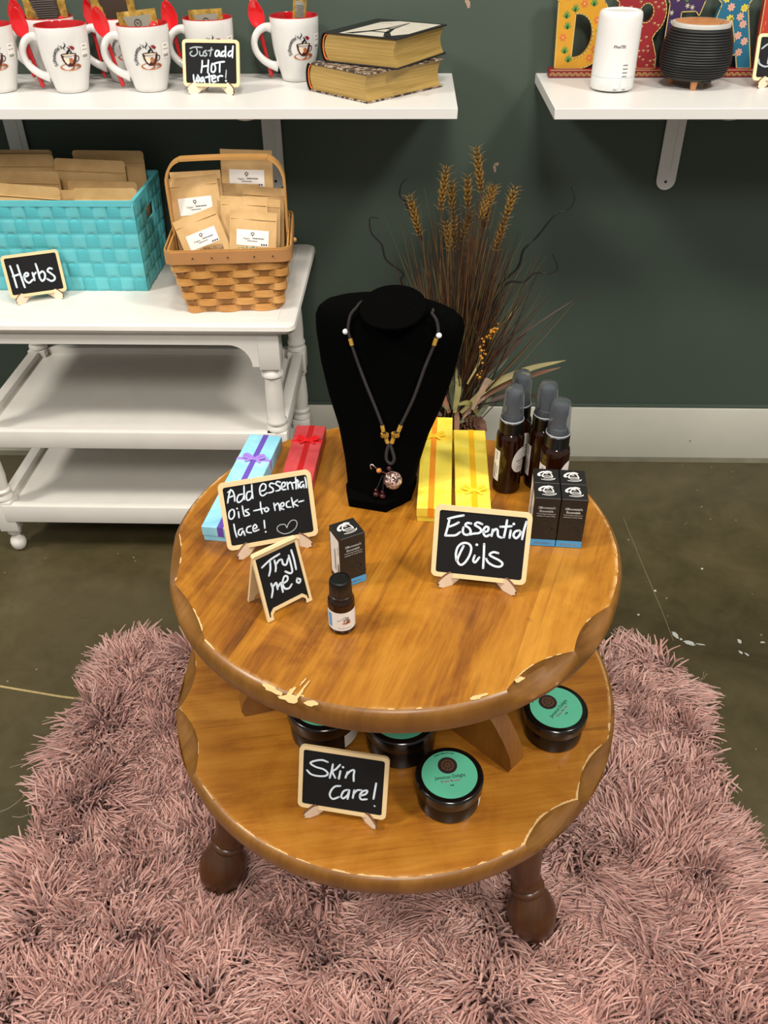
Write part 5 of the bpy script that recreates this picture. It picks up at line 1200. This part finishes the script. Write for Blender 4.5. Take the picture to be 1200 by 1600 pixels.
# kraft pouches
def mat_kraft():
    q = N('kraft_paper'); v = q.coord('Object'); f = q.noise(v, 22, 5, .6, .5); g = q.noise(v, 260, 2)
    q.set(color=q.mix(q.math('MULTIPLY', g, .5), q.ramp(f, [(.3, 'ba945c'), (.6, 'cea972'), (.8, 'd8b480')]), 'c59f68'), rough=.62); q.bump(f, .35, .003); return q.m
M_KRAFT = mat_kraft()
q = N('clear_pouch_window'); f = q.noise(q.coord('Object'), 120, 4, .7); q.set(color=q.ramp(f, [(.35, '5a3c24'), (.5, '8e6a44'), (.6, 'a98a5e'), (.72, '6c4a2c')]), rough=.15, coat=.6); M_WINB = q.m
q = N('green_herb_window'); vo = q.n('ShaderNodeTexVoronoi'); vo.inputs['Scale'].default_value = 420; q.l(q.coord('Object'), vo.inputs['Vector']); f = vo.outputs['Color']; sp_ = q.n('ShaderNodeSeparateColor'); q.l(f, sp_.inputs[0])
q.set(color=q.ramp(sp_.outputs[0], [(.2, '4c5638'), (.5, '7c8458'), (.75, 'b9b48c'), (.95, 'e6dec8')]), rough=.2, coat=.5); M_WING = q.m
def pouch_mesh(b, w_, h, th, M=None, nu=10, nv=14, ph=0.0):
    def sd(sg):
        def f(u, v):
            k = (1 - abs(2 * u - 1) ** 4) * math.sin(PI * min(1, (v * 1.08))) ** .7 if v < .86 else 0
            wob = .0016 * math.sin(5 * u + 3 * v + ph) * math.sin(PI * u)
            cu = .5 - abs(u - .5); r_ = .004
            zt = h * v
            return ((u - .5) * w_, sg * (th * .5 * k + .0005) + wob, zt)
        return f
    b.grid(sd(-1), nu, nv, 0, M); b.grid(sd(1), nu, nv, 0, M)
def corner_trim(b, w_, h): pass
KG = 'plain kraft pouches in the turquoise basket'
def kraft(px0, px1, py, y, h, label, roll=0.0, lean=.08):
    A, B_ = at(px0, py, y), at(px1, py, y); w_ = (B_ - A).length; zt = (A.z + B_.z) / 2
    t = thing('kraft_pouch', label, 'pouch', ((A.x + B_.x) / 2, y + .0, zt - h), 0, KG)
    Mx = Matrix.Translation((0, 0, h)) @ Matrix.Rotation(roll, 4, 'Y') @ Matrix.Rotation(-lean, 4, 'X') @ Matrix.Translation((0, 0, -h))
    b = MB(); th = .010; n = 5
    pl = [(-w_ / 2, .0), (w_ / 2, .0), (w_ / 2, h - .014), (w_ / 2 - .0015, h - .0125), (w_ / 2, h - .011)] + [(w_ / 2 - .006 + .006 * math.cos(a), h - .006 + .006 * math.sin(a)) for a in [PI / 2 * i / n for i in range(n + 1)]] + [(-w_ / 2 + .006 - .006 * math.sin(a), h - .006 + .006 * math.cos(a)) for a in [PI / 2 * i / n for i in range(n + 1)]] + [(-w_ / 2, h - .011), (-w_ / 2 + .0015, h - .0125), (-w_ / 2, h - .014)]
    slab2d(b, [pl], .0016, Mx @ basis((0, .0008, 0), (1, 0, 0), (0, 0, 1), (0, -1, 0)))
    b.build('paper_sheet', M_KRAFT, t, 0)
    b = MB()
    def sd(sg):
        def f(u, v):
            k = (1 - abs(2 * u - 1) ** 4) * (1 - abs(2 * v - 1) ** 3); return ((u - .5) * w_ * .96, sg * (.0009 + th * .5 * k) + .0008 * math.sin(9 * u + 6 * v), h * (.01 + .80 * v))
        return f
    b.grid(sd(-1), 10, 10, 0, Mx); b.grid(sd(1), 10, 10, 0, Mx); b.build('filled_body', M_KRAFT, t, 60)
    b = MB(); b.tube([tuple(Mx @ Vector((x, -.0018, h - .021))) for x in (-w_ / 2 + .002, 0, w_ / 2 - .002)], .0009, 6); b.build('zip_seal', M_KRAFT, t, 60)
    return t
kraft(-40, 80, 234, .858, .135, 'kraft pouch at the back left of the turquoise basket, farthest back')
kraft(-40, 82, 241, .842, .130, 'kraft pouch second from the back on the left of the turquoise basket')
kraft(-30, 91, 267, .800, .125, 'kraft pouch in the middle of the left row of the turquoise basket', .02)
kraft(-40, 92, 288, .752, .125, 'kraft pouch at the front left of the turquoise basket, its top slanting down', .075)
kraft(112, 223, 235, .858, .135, 'widest kraft pouch at the back right of the turquoise basket', .01)
kraft(84, 194, 249, .832, .125, 'kraft pouch with a torn notch in the middle of the right row', .04)
kraft(105, 213, 283, .790, .120, 'kraft pouch just behind the front right one in the turquoise basket', .02)
kraft(113, 212, 294, .752, .125, 'kraft pouch at the front right of the turquoise basket')
kraft(60, 118, 297, .772, .120, 'narrow strip of a kraft pouch between the two front pouches')

# ================================================================== splint basket with swing handle
def mat_splint():
    q = N('honey_splint_wood'); v = q.coord('Object', (30, 30, 160)); f = q.noise(v, 1.0, 4, .6, .4); g = q.noise(q.coord('Object'), 14, 3)
    q.set(color=q.ramp(q.math('ADD', q.math('MULTIPLY', f, .5), q.math('MULTIPLY', g, .5)), [(.3, 'a87238'), (.5, 'c68d4a'), (.7, 'daa866')]), rough=.42, coat=.15); q.bump(f, .15, .001); return q.m
M_SPL = mat_splint(); M_SPLD = simple('upright_splint_wood', 'a8733a', .6, .15, 60); M_HND = simple('pale_bent_wood', 'bd8c4e', .45, .12, 30); M_RIM = simple('tan_rim_band', 'b98552', .5, .12, 30)
KX, KY, KRZ = -.3055, .6960, math.radians(5.5)
kb = thing('splint_basket', 'honey brown woven wood basket with one handle, holding small labelled pouches', 'basket', (KX, KY, WZ), KRZ)
bw, bdp, tw, tdp, bh = .165, .158, .212, .192, .1145
def per(z, off=0.0, n=120):
    k = z / bh; w_, d_ = (bw + (tw - bw) * k) / 2 + off, (bdp + (tdp - bdp) * k) / 2 + off
    return [(x, y, z) for x, y in rrect(2 * w_, 2 * d_, .014 + off, n // 4 - 1)]
def dens(P, m):
    P = [Vector(p) for p in P]; L = [0.0]
    for i in range(len(P)): L.append(L[-1] + (P[(i + 1) % len(P)] - P[i]).length)
    out = []; j = 0
    for k in range(m):
        s_ = L[-1] * k / m
        while L[j + 1] < s_: j += 1
        u = (s_ - L[j]) / max(1e-9, L[j + 1] - L[j]); out.append(P[j].lerp(P[(j + 1) % len(P)], u))
    return out
NST = 20; b = MB()
for k in range(NST):
    lo_, hi_ = dens(per(.002, -.0012), NST * 6)[(k * 6 + 3) % (NST * 6)], dens(per(bh, -.0012), NST * 6)[(k * 6 + 3) % (NST * 6)]
    a0, a1 = dens(per(.002, -.0012), NST * 6)[(k * 6 + 1) % (NST * 6)], dens(per(.002, -.0012), NST * 6)[(k * 6 + 5) % (NST * 6)]
    sd = (a1 - a0).normalized(); b.strip([lo_, lo_.lerp(hi_, .5), hi_], .0165, .0016, sd)
b.build('upright_splints', M_SPLD, kb, 0)
NW = 7; hz = .0128
for j in range(NW):
    b = MB(); z = .0072 + j * .0134; m = NST * 8
    P = dens(per(z), m); Q = []
    for i, p_ in enumerate(P):
        ph = PI * ((i / 8.0) + j); t_ = (P[(i + 1) % m] - P[i - 1]).normalized(); nn = Vector((t_.y, -t_.x, 0)); s_ = math.sin(ph)
        Q.append(p_ + nn * (.0034 * math.copysign(abs(s_) ** .6, s_) + .0002))
    b.strip(Q, hz, .0013, (0, 0, 1), closed=True); b.build('woven_splint', M_SPL, kb, 40)
b = MB(); b.box((0, 0, .0015), (bw - .012, bdp - .012, .003)); b.build('bottom', M_SPLD, kb, 0)
b = MB(); b.strip(per(bh - .008, .0035), .021, .003, (0, 0, 1), closed=True); ro = b.build('outer_rim', M_RIM, kb, 40)
b = MB(); b.strip(per(bh - .006, -.0030), .019, .003, (0, 0, 1), closed=True); b.build('inner_rim', M_HND, kb, 40)
b = MB(); b.strip([p_ for p_ in per(bh + .0028, .0005)], .0052, .0020, (0, 0, 1), closed=True); b.build('top_binding', M_HND, kb, 40)
for x in (-.066, -.03, .0, .05, .085):
    b = MB(); b.lathe([(.0014, 0), (.001, .0012), (0, .0014)], 8, M=basis((x * .9, -(tdp / 2 + .0035 + .0013), bh - .0075), (1, 0, 0), (0, 0, 1), (0, -1, 0))); b.build('tack', M_DARK, ro, 0)
b = MB(); xo = tw / 2 - .0065; zt_ = .2430
P = [(-xo, 0, .070), (-xo, 0, .10), (-xo - .001, 0, .16), (-xo - .001, 0, .205)] + [(-xo + .033 * (1 - math.cos(a)), 0, .207 + .036 * math.sin(a)) for a in [PI / 2 * i / 6 for i in range(1, 7)]] + [(0, 0, zt_ + .0012)]
P = P + [(-x, y, z) for x, y, z in reversed(P[:-1])]
b.strip(catmull(P, 4), .0215, .0042, (0, 1, 0)); b.build('handle', M_HND, kb, 40)
for s in (-1, 1):
    b = MB(); b.lathe([(.0045, 0), (.0045, .002), (.003, .0045), (0, .005)], 14, M=basis((s * (tw / 2 + .004), 0, .098), (0, 1, 0), (0, 0, 1), (s, 0, 0))); b.build('handle_peg', M_HND, kb, 40)
# small labelled pouches
PG = 'small kraft pouches in the splint basket'
def pouch(px, py, y, w_, h, lean, roll, label, lab=True, win=None, yaw=0.0):
    c_ = at(px, py, y)
    t = thing('herb_pouch', label, 'pouch', c_, yaw, PG); Mx = Matrix.Rotation(-lean, 4, 'X') @ Matrix.Rotation(roll, 4, 'Y') @ Matrix.Translation((0, 0, -h / 2))
    b = MB(); pouch_mesh(b, w_, h, .009, Mx, ph=px * .1); b.build('paper_bag', M_KRAFT, t, 60)
    def fy(u, v): return -(.0045 * (1 - abs(2 * u - 1) ** 4) * math.sin(PI * min(1, v * 1.08)) ** .7 if v < .86 else 0) - .0005 + .0016 * math.sin(5 * u + 3 * v + px * .1) * math.sin(PI * u)
    b = MB(); b.tube([tuple(Mx @ Vector((x, -.0017, h * .885))) for x in (-w_ * .47, 0, w_ * .47)], .0007, 6); b.build('zip_seal', M_KRAFT, t, 60)
    if lab:
        b = MB(); u0, u1, v0, v1 = .16, .84, .50, .73
        b.grid(lambda u, v: ((u0 + (u1 - u0) * u - .5) * w_, fy(u0 + (u1 - u0) * u, v0 + (v1 - v0) * v) - .0005, h * (v0 + (v1 - v0) * v)), 10, 6, 0, Mx); lb = b.build('label', M_LABELW, t, 60)
        b = MB(); F = lambda x, z: tuple(Mx @ Vector((x, fy(.5 + x / w_, z / h) - .0009, z)))
        text(b, 'Organic', .0042, F, 0, -.010, h * .605, 0, .9); greek(b, .020, .0016, F, 0, .010, h * .61); greek(b, .018, .0011, F, 0, 0, h * .57)
        stroke2d(b, disc2d(0, h * .675, .0026, .0022, 8), .0012, F, 0, 2, True); stroke2d(b, [(0, h * .66), (0, h * .635)], .001, F)
        for i in range(3): ngon(b, disc2d(w_ * .2 + i * .004, h * .525, .0017, .0015, 8), F)
        b.build('lettering', M_INK, lb, 0, recalc=False)
    if win:
        b = MB(); b.grid(lambda u, v: ((.14 + .72 * u - .5) * w_, fy(.14 + .72 * u, .06 + (.40 - .05 * math.sin(PI * u)) * v) - .0006, h * (.06 + (.38 + .05 * math.sin(PI * u)) * v)), 10, 8, 0, Mx); b.build('clear_window', M_WING if win == 'g' else M_WINB, t, 60)
    return t
pouch(387, 290, .752, .092, .120, .12, .03, 'small labelled pouch standing tallest at the back of the splint basket', True, 'b')
pouch(309, 335, .690, .088, .125, .26, -.10, 'small labelled pouch leaning at the left of the splint basket with dark contents', True, 'b')
pouch(312, 326, .715, .090, .125, .22, -.05, 'small pouch peeking out just behind the left labelled pouch', False)
pouch(322, 384, .655, .080, .112, .36, -.36, 'small labelled pouch tilted strongly at the front left of the splint basket', True, 'b')
pouch(395, 384, .652, .082, .114, .33, .07, 'small labelled pouch at the front right with green herbs in its window', True, 'g')
pouch(382, 362, .672, .082, .116, .28, .04, 'small pouch directly behind the front right one with green herbs', False)
pouch(412, 347, .715, .074, .118, .18, .05, 'small pouch in the right row of the splint basket, upper edge in view', False)
pouch(372, 338, .734, .080, .112, .18, .03, 'small pouch in the middle of the splint basket under the tallest one', False)
pouch(409, 362, .692, .066, .112, .2, .06, 'small pouch at the right side of the splint basket with only its edge showing', False)
# ================================================================== dried grass arrangement behind the table
rp = random.Random(11)
PY = .72
pl = thing('dried_grass_arrangement', 'tall dried arrangement of wheat, brown grasses and curly twigs behind the black bust', 'dried plant', (.108, PY, 0))
O = Vector((.108, PY, 0)); ROOT = at(706, 648, PY)
def rel(px, py, y): return at(px, py, y) - O
M_POT = simple('brown_bark_pot', '4a3322', .8, .25, 60, .5); M_CONE = simple('pine_cone_scales', '5c3a26', .7, .25, 120, .3)
MB().lathe([(0, 0), (.052, 0), (.056, .01), (.062, .12), (.060, .20), (.050, .235), (.044, .235), (.044, .21), (0, .205)], 28).build('bark_pot', M_POT, pl, 40)
GM = [simple('grass_brown', '4e3018', .7, .25, 60), simple('grass_tan', '7c5c30', .7, .2, 60), simple('grass_olive', '5c5c38', .7, .2, 60), simple('grass_russet', '4a2414', .7, .2, 60), simple('grass_dark', '2e2018', .7, .2, 60)]
b = MB()
def blade(b, p0, p1, bend, w_, mi, n=7):
    p0, p1 = Vector(p0), Vector(p1); P = []
    for i in range(n + 1):
        t = i / n; P.append(p0.lerp(p1, t) + Vector(bend) * math.sin(PI * t * .5) * (1 - t) * 1.6)
    b.tube(P, [w_ * max(.12, 1 - (i / n) ** 2 * .95) for i in range(n + 1)], 4, mi)
for i in range(520):
    px = rp.gauss(737, 58); px = min(max(px, 592), 900)
    k = abs(px - 735) / 150; py = rp.uniform(300, 430) + 130 * k ** 1.5 + (70 if rp.random() < .3 else 0)
    y = PY + rp.uniform(-.10, .13)
    tip = rel(px, py, y)
    root = ROOT - O + Vector((rp.gauss(0, .014), rp.gauss(0, .014), rp.uniform(-.06, .02)))
    mi = rp.choices(range(5), [4, 3, 1.2, 4, 3])[0]
    blade(b, root, tip, (rp.uniform(-.02, .02), rp.uniform(-.02, .02), .01), rp.uniform(.0009, .0018), mi)
for (px, py) in ((610, 315), (598, 330), (626, 345), (662, 290), (694, 280), (712, 262), (657, 325), (585, 320), (690, 420), (612, 430), (840, 400), (852, 380)):
    blade(b, ROOT - O, rel(px, py, PY + rp.uniform(-.05, .08)), (rp.uniform(-.03, .03), 0, .02), .0013, rp.choice([1, 1, 2, 0]))
o = b.build('dry_grass', GM, pl, 60, recalc=False); o['kind'] = 'stuff'
# wheat ears
M_EAR = simple('golden_wheat', '7c5a1e', .55, .3, 160); M_STEM = GM[0]
Z7 = lambda x, y: (560 + x / 3.333, 220 + y / 3.333)
ears = [((640, 265), (615, 40)), ((428, 355), (458, 140)), ((570, 350), (570, 185)), ((318, 488), (265, 290)), ((490, 372), (485, 215)), ((650, 458), (692, 250)), ((768, 400), (816, 245)), ((712, 570), (765, 405)), ((478, 568), (455, 425)), ((492, 575), (500, 395)), ((535, 522), (585, 370)), ((572, 640), (590, 505)), ((640, 400), (668, 300)), ((680, 330), (706, 235))]
for k, (lo_, hi_) in enumerate(ears):
    y = PY - .02 + .012 * (k % 6); A = rel(*Z7(*lo_), y); B_ = rel(*Z7(*hi_), y + .01); d = B_ - A; L = d.length; d.normalize()
    b = MB(); side = d.cross(Vector((0, 1, 0))).normalized(); fr = side.cross(d)
    b.tube([ROOT - O + Vector((rp.gauss(0, .01), rp.gauss(0, .01), 0)), (ROOT - O).lerp(A, .6) + Vector((rp.uniform(-.01, .01), 0, 0)), A, A + d * L * .9], .0011, 5, 1)
    n = max(8, int(L / .0062))
    for i in range(n):
        t = i / (n - 1); c_ = A + d * (L * t); s_ = .0054 * (1 - .5 * abs(2 * t - 1) ** 2)
        for q_ in range(4):
            a = q_ * PI / 2 + (i % 2) * PI / 4; out = side * math.cos(a) + fr * math.sin(a)
            ax = (d * .85 + out * .5).normalized(); e1 = ax.cross(d if abs(ax.dot(d)) < .98 else fr).normalized(); e2 = ax.cross(e1)
            Mx = basis(c_ + out * .0042, e1, e2, ax)
            b.lathe([(0, -s_ * 1.15), (s_ * .55, -s_ * .3), (s_ * .5, s_ * .4), (0, s_ * 1.5)], 6, 0, Mx, False)
            if t > .55 or i % 3 == 0: b.tube([c_ + out * .005 + ax * s_ * 1.2, c_ + out * .010 + ax * (s_ * 1.2 + .004)], [.0004, .00015], 3, 0)
    b.build('wheat_ear', [M_EAR, M_STEM], pl, 60, recalc=False)
M_TWIG = simple('dark_curly_twig', '120e0c', .6, .2, 80)
for pts, y in (([(690, 900), (730, 760), (830, 660), (860, 570), (930, 500), (1010, 400), (1040, 377), (1100, 350), (1126, 300), (1108, 240)], .74), ([(680, 900), (770, 745), (860, 735), (920, 688), (1000, 690), (1037, 658), (1010, 593)], .71), ([(420, 1000), (230, 760), (232, 690), (145, 620), (120, 540), (68, 480), (60, 405), (102, 402)], .73), ([(330, 520), (250, 330), (216, 285), (225, 225), (266, 180)], .75)):
    P = catmull([rel(*Z7(*p_), y) for p_ in pts], 6); m = len(P); b = MB(); b.tube(P, [.0026 * (1 - .65 * i / m) for i in range(m)], 6); b.build('curly_twig', M_TWIG, pl, 60)
LM = {k: simple('dried_leaf_' + k, c_, .55, .3, 30) for k, c_ in dict(orange='7c4e2c', olive='55592f', gold='8a8048', rust='472a16', pink='87694c', green='4c5940').items()}
for pts, w_, k, y in (([(720, 645), (765, 604), (825, 577), (884, 563)], .013, 'gold', .66), ([(722, 650), (770, 610), (820, 590), (876, 574)], .012, 'orange', .68), ([(712, 640), (722, 590), (750, 545), (790, 480)], .012, 'olive', .68), ([(702, 645), (690, 610), (694, 560), (716, 520)], .014, 'orange', .66), ([(738, 640), (752, 612), (764, 592)], .014, 'pink', .64), ([(716, 632), (733, 630), (745, 645), (756, 664)], .010, 'gold', .64), ([(718, 660), (748, 648), (764, 625), (768, 610)], .010, 'olive', .66), ([(713, 680), (714, 655), (712, 634)], .011, 'orange', .64), ([(708, 640), (704, 570), (700, 500)], .012, 'green', .67), ([(722, 640), (742, 575), (775, 520), (812, 476)], .012, 'gold', .72), ([(740, 590), (800, 535), (860, 492), (918, 456)], .0028, 'rust', .72), ([(720, 640), (760, 590), (800, 545), (836, 500)], .010, 'rust', .71), ([(728, 655), (770, 625), (815, 612), (842, 624)], .010, 'rust', .70), ([(700, 640), (688, 625), (678, 600)], .010, 'olive', .66), ([(706, 632), (700, 600), (712, 555)], .014, 'rust', .68), ([(730, 600), (750, 560), (745, 520), (728, 500)], .005, 'gold', .66), ([(712, 640), (735, 560), (740, 480)], .010, 'olive', .70), ([(718, 630), (752, 550), (792, 440)], .008, 'rust', .73), ([(715, 640), (728, 580), (752, 520), (764, 470)], .009, 'green', .68), ([(700, 640), (696, 590), (706, 530), (708, 480)], .010, 'olive', .69), ([(724, 640), (752, 600), (786, 566), (806, 530)], .010, 'green', .70), ([(710, 645), (716, 605), (712, 570)], .012, 'gold', .65), ([(722, 655), (752, 625), (790, 604), (818, 600)], .009, 'pink', .67), ([(690, 650), (676, 636), (668, 618)], .010, 'rust', .67)):
    P = catmull([rel(px, py, y + .02 * i) for i, (px, py) in enumerate(pts)], 6); m = len(P); b = MB()
    rings = []
    for i, p_ in enumerate(P):
        t = i / (m - 1); tn = (P[min(i + 1, m - 1)] - P[max(0, i - 1)]).normalized(); sd = tn.cross(Vector((0, -.75, .66))).normalized(); nn = sd.cross(tn)
        ww = w_ / 2 * max(.06, math.sin(PI * min(1, .12 + .88 * t)) ** .7 if k != 'pink' else .4 + .6 * t)
        rings.append([tuple(p_ - sd * ww + nn * ww * .25), tuple(p_ - nn * .0002), tuple(p_ + sd * ww + nn * ww * .25), tuple(p_ + nn * .0006)])
    b.loft(rings); b.build('long_leaf', LM[k], pl, 60)
b = MB(); path = catmull([rel(*Z7(*p_), .665) for p_ in ((718, 975), (690, 1010), (655, 1035), (648, 1100), (640, 1180), (622, 1235))], 6)
b.tube(path, .0009, 5, 1)
for i in range(34):
    t = rp.random() ** 1.5; p_ = path[int(t * (len(path) - 1))] + Vector((rp.gauss(0, .0035), rp.gauss(0, .003), rp.gauss(0, .0035))); r_ = rp.uniform(.0018, .0030)
    b.lathe([(r_ * math.sin(PI * j / 6), -r_ * math.cos(PI * j / 6)) for j in range(7)], 8, 0, RT(p_), False)
b.build('berry_spray', [simple('amber_berries', 'bd7c1c', .35, .1, 60), M_TWIG], pl, 60, recalc=False)
for px, py, y, rr in ((735, 656, .672, .030), (683, 650, .70, .026)):
    b = MB(); c_ = rel(px, py, y); Mx = RT(c_ + Vector((0, 0, -.022)), rx=.5, ry=.8 if px > 700 else -.6)
    for j in range(9):
        z = -.026 + j * .0065; rad = rr * math.sqrt(max(.05, 1 - (z / .032) ** 2)); ns = 9
        for i in range(ns):
            a = 2 * PI * (i + .5 * (j % 2)) / ns; Ms = Mx @ RT((0, 0, z)) @ RT(rz=a) @ RT((rad * .55, 0, 0), ry=-.5)
            b.loft([[(-rad * .45, -.003, -.001), (-rad * .45, .003, -.001), (-rad * .45, .003, .001), (-rad * .45, -.003, .001)], [(rad * .35, -.0062, -.0012), (rad * .35, .0062, -.0012), (rad * .35, .0062, .0016), (rad * .35, -.0062, .0016)], [(rad * .5, -.002, 0), (rad * .5, .002, 0), (rad * .5, .002, .001), (rad * .5, -.002, .001)]], 0, Ms)
    b.lathe([(0, -.03), (rr * .4, -.02), (rr * .45, .01), (0, .03)], 12, 0, Mx, False); b.build('pine_cone', M_CONE, pl, 30)
# ================================================================== shag rug
RX0, RX1, RY0, RY1 = -.542, .513, -1.05, .298
rg = thing('shag_rug', 'dusty pink long pile shag rug under the two tier table', 'rug', ((RX0 + RX1) / 2, (RY0 + RY1) / 2, 0))
M_BACK = simple('rug_backing', '6a4640', .9, .2, 60)
MB().prism(rrect(RX1 - RX0, RY1 - RY0, .10, 8), 0, .006).build('backing', M_BACK, rg, 0)
def mat_pile():
    q = N('pink_yarn'); at_ = q.n('ShaderNodeAttribute'); at_.attribute_name = 'yarn'
    q.set(color=at_.outputs['Color'], rough=.5, sheen=.25, spec=.35); return q.m
def make_pile():
    g = np.random.default_rng(3)
    sp = .0042
    nx, ny = int((RX1 - RX0) / sp), int((RY1 - RY0) / sp)
    X, Y = np.meshgrid((np.arange(nx) + .5) * sp + RX0, (np.arange(ny) + .5) * sp + RY0)
    X = X.ravel() + g.uniform(-.5, .5, X.size) * sp; Y = Y.ravel() + g.uniform(-.5, .5, Y.size) * sp
    # rounded corners
    r = .075; cx = np.clip(X, RX0 + r, RX1 - r); cy = np.clip(Y, RY0 + r, RY1 - r)
    ok = np.hypot(X - cx, Y - cy) < r
    for a in (-49.3, -145.4, 40.7, 129.7):
        fx, fy =   .296 * math.cos(math.radians(a)), .296 * math.sin(math.radians(a)); ok &= np.hypot(X - fx, Y - fy) > .031
    X, Y = X[ok], Y[ok]; n = X.size
    # tufts: every strand leans with its tuft and away from the tuft's middle
    cs = .040; gx, gy = int((RX1 - RX0) / cs) + 3, int((RY1 - RY0) / cs) + 3
    px = g.uniform(0, 1, (gy, gx)); py = g.uniform(0, 1, (gy, gx)); tilt = g.uniform(0, 2 * np.pi, (gy, gx)); amt = g.uniform(.2, 1.0, (gy, gx)); tint = g.uniform(0, 1, (gy, gx)); hgt = g.uniform(.8, 1.15, (gy, gx))
    ix = ((X - RX0) / cs).astype(int) + 1; iy = ((Y - RY0) / cs).astype(int) + 1
    best = np.full(n, 9.0); bi = np.zeros(n, int); bj = np.zeros(n, int)
    for dj in (-1, 0, 1):
        for di in (-1, 0, 1):
            a, b_ = np.clip(ix + di, 0, gx - 1), np.clip(iy + dj, 0, gy - 1)
            qx = RX0 + (a - 1 + px[b_, a]) * cs; qy = RY0 + (b_ - 1 + py[b_, a]) * cs
            d = np.hypot(X - qx, Y - qy); m = d < best; best = np.where(m, d, best); bi = np.where(m, a, bi); bj = np.where(m, b_, bj)
    qx = RX0 + (bi - 1 + px[bj, bi]) * cs; qy = RY0 + (bj - 1 + py[bj, bi]) * cs
    # broad swirls where the pile is brushed one way
    def field(s, k):
        v = np.zeros(n)
        for i in range(5):
            a, b_, c_ = g.normal(0, s), g.normal(0, s), g.uniform(0, 6.28); v += np.sin(a * X + b_ * Y + c_)
        return v / 2
    sw = field(9, 0) * 2.2
    dx = .55 * np.cos(sw) + .75 * amt[bj, bi] * np.cos(tilt[bj, bi]) + 15 * (X - qx) + g.normal(0, .16, n)
    dy = .55 * np.sin(sw) + .75 * amt[bj, bi] * np.sin(tilt[bj, bi]) + 15 * (Y - qy) + g.normal(0, .16, n)
    edge_k = 1.0
    ex = np.minimum(X - RX0, RX1 - X); ey = np.minimum(Y - RY0, RY1 - Y)
    dx += np.where(ex < .06, np.sign(X - (RX0 + RX1) / 2) * 1.3 * (1 - ex / .06), 0); dy += np.where(ey < .06, np.sign(Y - (RY0 + RY1) / 2) * 1.3 * (1 - ey / .06), 0)
    L = g.uniform(.044, .062, n) * hgt[bj, bi] * np.clip(1.12 - 14 * np.maximum(best - .006, 0), .62, 1.12)
    m = np.hypot(dx, dy) + 1e-6; lean = np.clip(m, .12, 1.0); ux, uy = dx / m, dy / m
    K = 5; T = np.linspace(0, 1, K); wd = g.uniform(.0012, .0019, n)
    curl = g.normal(0, .32, n)
    rings = np.zeros((n, K, 3)); 
    for k, t in enumerate(T):
        h = L * (lean * (.35 * t + .62 * t * t)); z = L * (t * (1.0 - .12 * lean) - .52 * lean * t * t) * .93
        cx_ = curl * L * .25 * np.sin(np.pi * t * 1.2)
        rings[:, k, 0] = X + ux * h - uy * cx_; rings[:, k, 1] = Y + uy * h + ux * cx_; rings[:, k, 2] = .004 + np.maximum(z, .0)
    W = wd[:, None] * np.array([.9, 1.1, 1.2, 1.15, .75])[None, :]
    sd = np.stack([-uy, ux, np.zeros(n)], 1); nr = np.stack([-ux * .5, -uy * .5, np.full(n, .86)], 1)
    V = np.zeros((n, K, 3, 3))
    for j in range(3):
        a = 2 * np.pi * j / 3 + .5
        V[:, :, j, :] = rings + W[:, :, None] * (math.cos(a) * sd[:, None, :] + math.sin(a) * nr[:, None, :])
    V = V.reshape(-1, 3)
    V[:, 0] -= (RX0 + RX1) / 2; V[:, 1] -= (RY0 + RY1) / 2; V[:, 2] = np.maximum(V[:, 2], .0006)
    base = (np.arange(n) * K * 3)[:, None, None, None]
    kk = np.arange(K - 1)[None, :, None, None] * 3; jj = np.arange(3)[None, None, :, None]; j2 = (np.arange(3)[None, None, :, None] + 1) % 3
    F = np.concatenate([base + kk + jj, base + kk + j2, base + kk + 3 + j2, base + kk + 3 + jj], axis=3).reshape(-1, 4).astype(np.int32)
    c0, c1, c2 = (np.array(lin(h)[:3]) for h in ('8b5c53', 'c7978b', 'e3bcaf'))
    tt = np.clip(.30 * tint[bj, bi] + .5 * g.uniform(0, 1, n) + .12 * field(5, 0) + .12, 0, 1)
    col = np.where(tt[:, None] < .5, c0 + (c1 - c0) * (tt[:, None] * 2), c1 + (c2 - c1) * (tt[:, None] * 2 - 1))
    C = np.ones((n, K * 3, 4), dtype=np.float32); C[:, :, :3] = col[:, None, :]
    me = bpy.data.meshes.new('pile')
    me.vertices.add(len(V)); me.vertices.foreach_set('co', V.astype(np.float32).ravel())
    me.loops.add(F.size); me.loops.foreach_set('vertex_index', F.ravel())
    me.polygons.add(len(F)); me.polygons.foreach_set('loop_start', np.arange(len(F), dtype=np.int32) * 4)
    try: me.polygons.foreach_set('loop_total', np.full(len(F), 4, dtype=np.int32))
    except Exception: pass
    me.polygons.foreach_set('use_smooth', np.ones(len(F), dtype=bool))
    at_ = me.color_attributes.new('yarn', 'FLOAT_COLOR', 'POINT'); at_.data.foreach_set('color', C.reshape(-1))
    me.materials.append(mat_pile()); me.update(calc_edges=True)
    o = bpy.data.objects.new('pile', me); COL.objects.link(o); o.parent = rg; o['kind'] = 'stuff'
make_pile()
# shed yarn fibres lying on the floor beside the rug
rf = random.Random(4); b = MB(); ctr = Vector(((RX0 + RX1) / 2, (RY0 + RY1) / 2, 0))
for i in range(34):
    s = -1 if i % 3 else 1; x = (RX0 if s < 0 else RX1) + s * rf.uniform(-.02, .03); y = rf.uniform(-.35, .26); a = rf.uniform(-1.2, 1.2) + (PI if s < 0 else 0); l_ = rf.uniform(.03, .085)
    P = [Vector((x, y, .006))]; 
    for k in range(5): a += rf.uniform(-.5, .5); P.append(P[-1] + Vector((math.cos(a), math.sin(a), 0)) * l_ / 5); P[-1].z = max(.0007, .006 - .004 * k)
    b.tube([p_ - ctr for p_ in catmull(P, 3)], .00045, 4)
o = b.build('shed_fibres', simple('pale_fibre', 'a5937a', .6, .1, 60), rg, 60, recalc=False); o['kind'] = 'stuff'
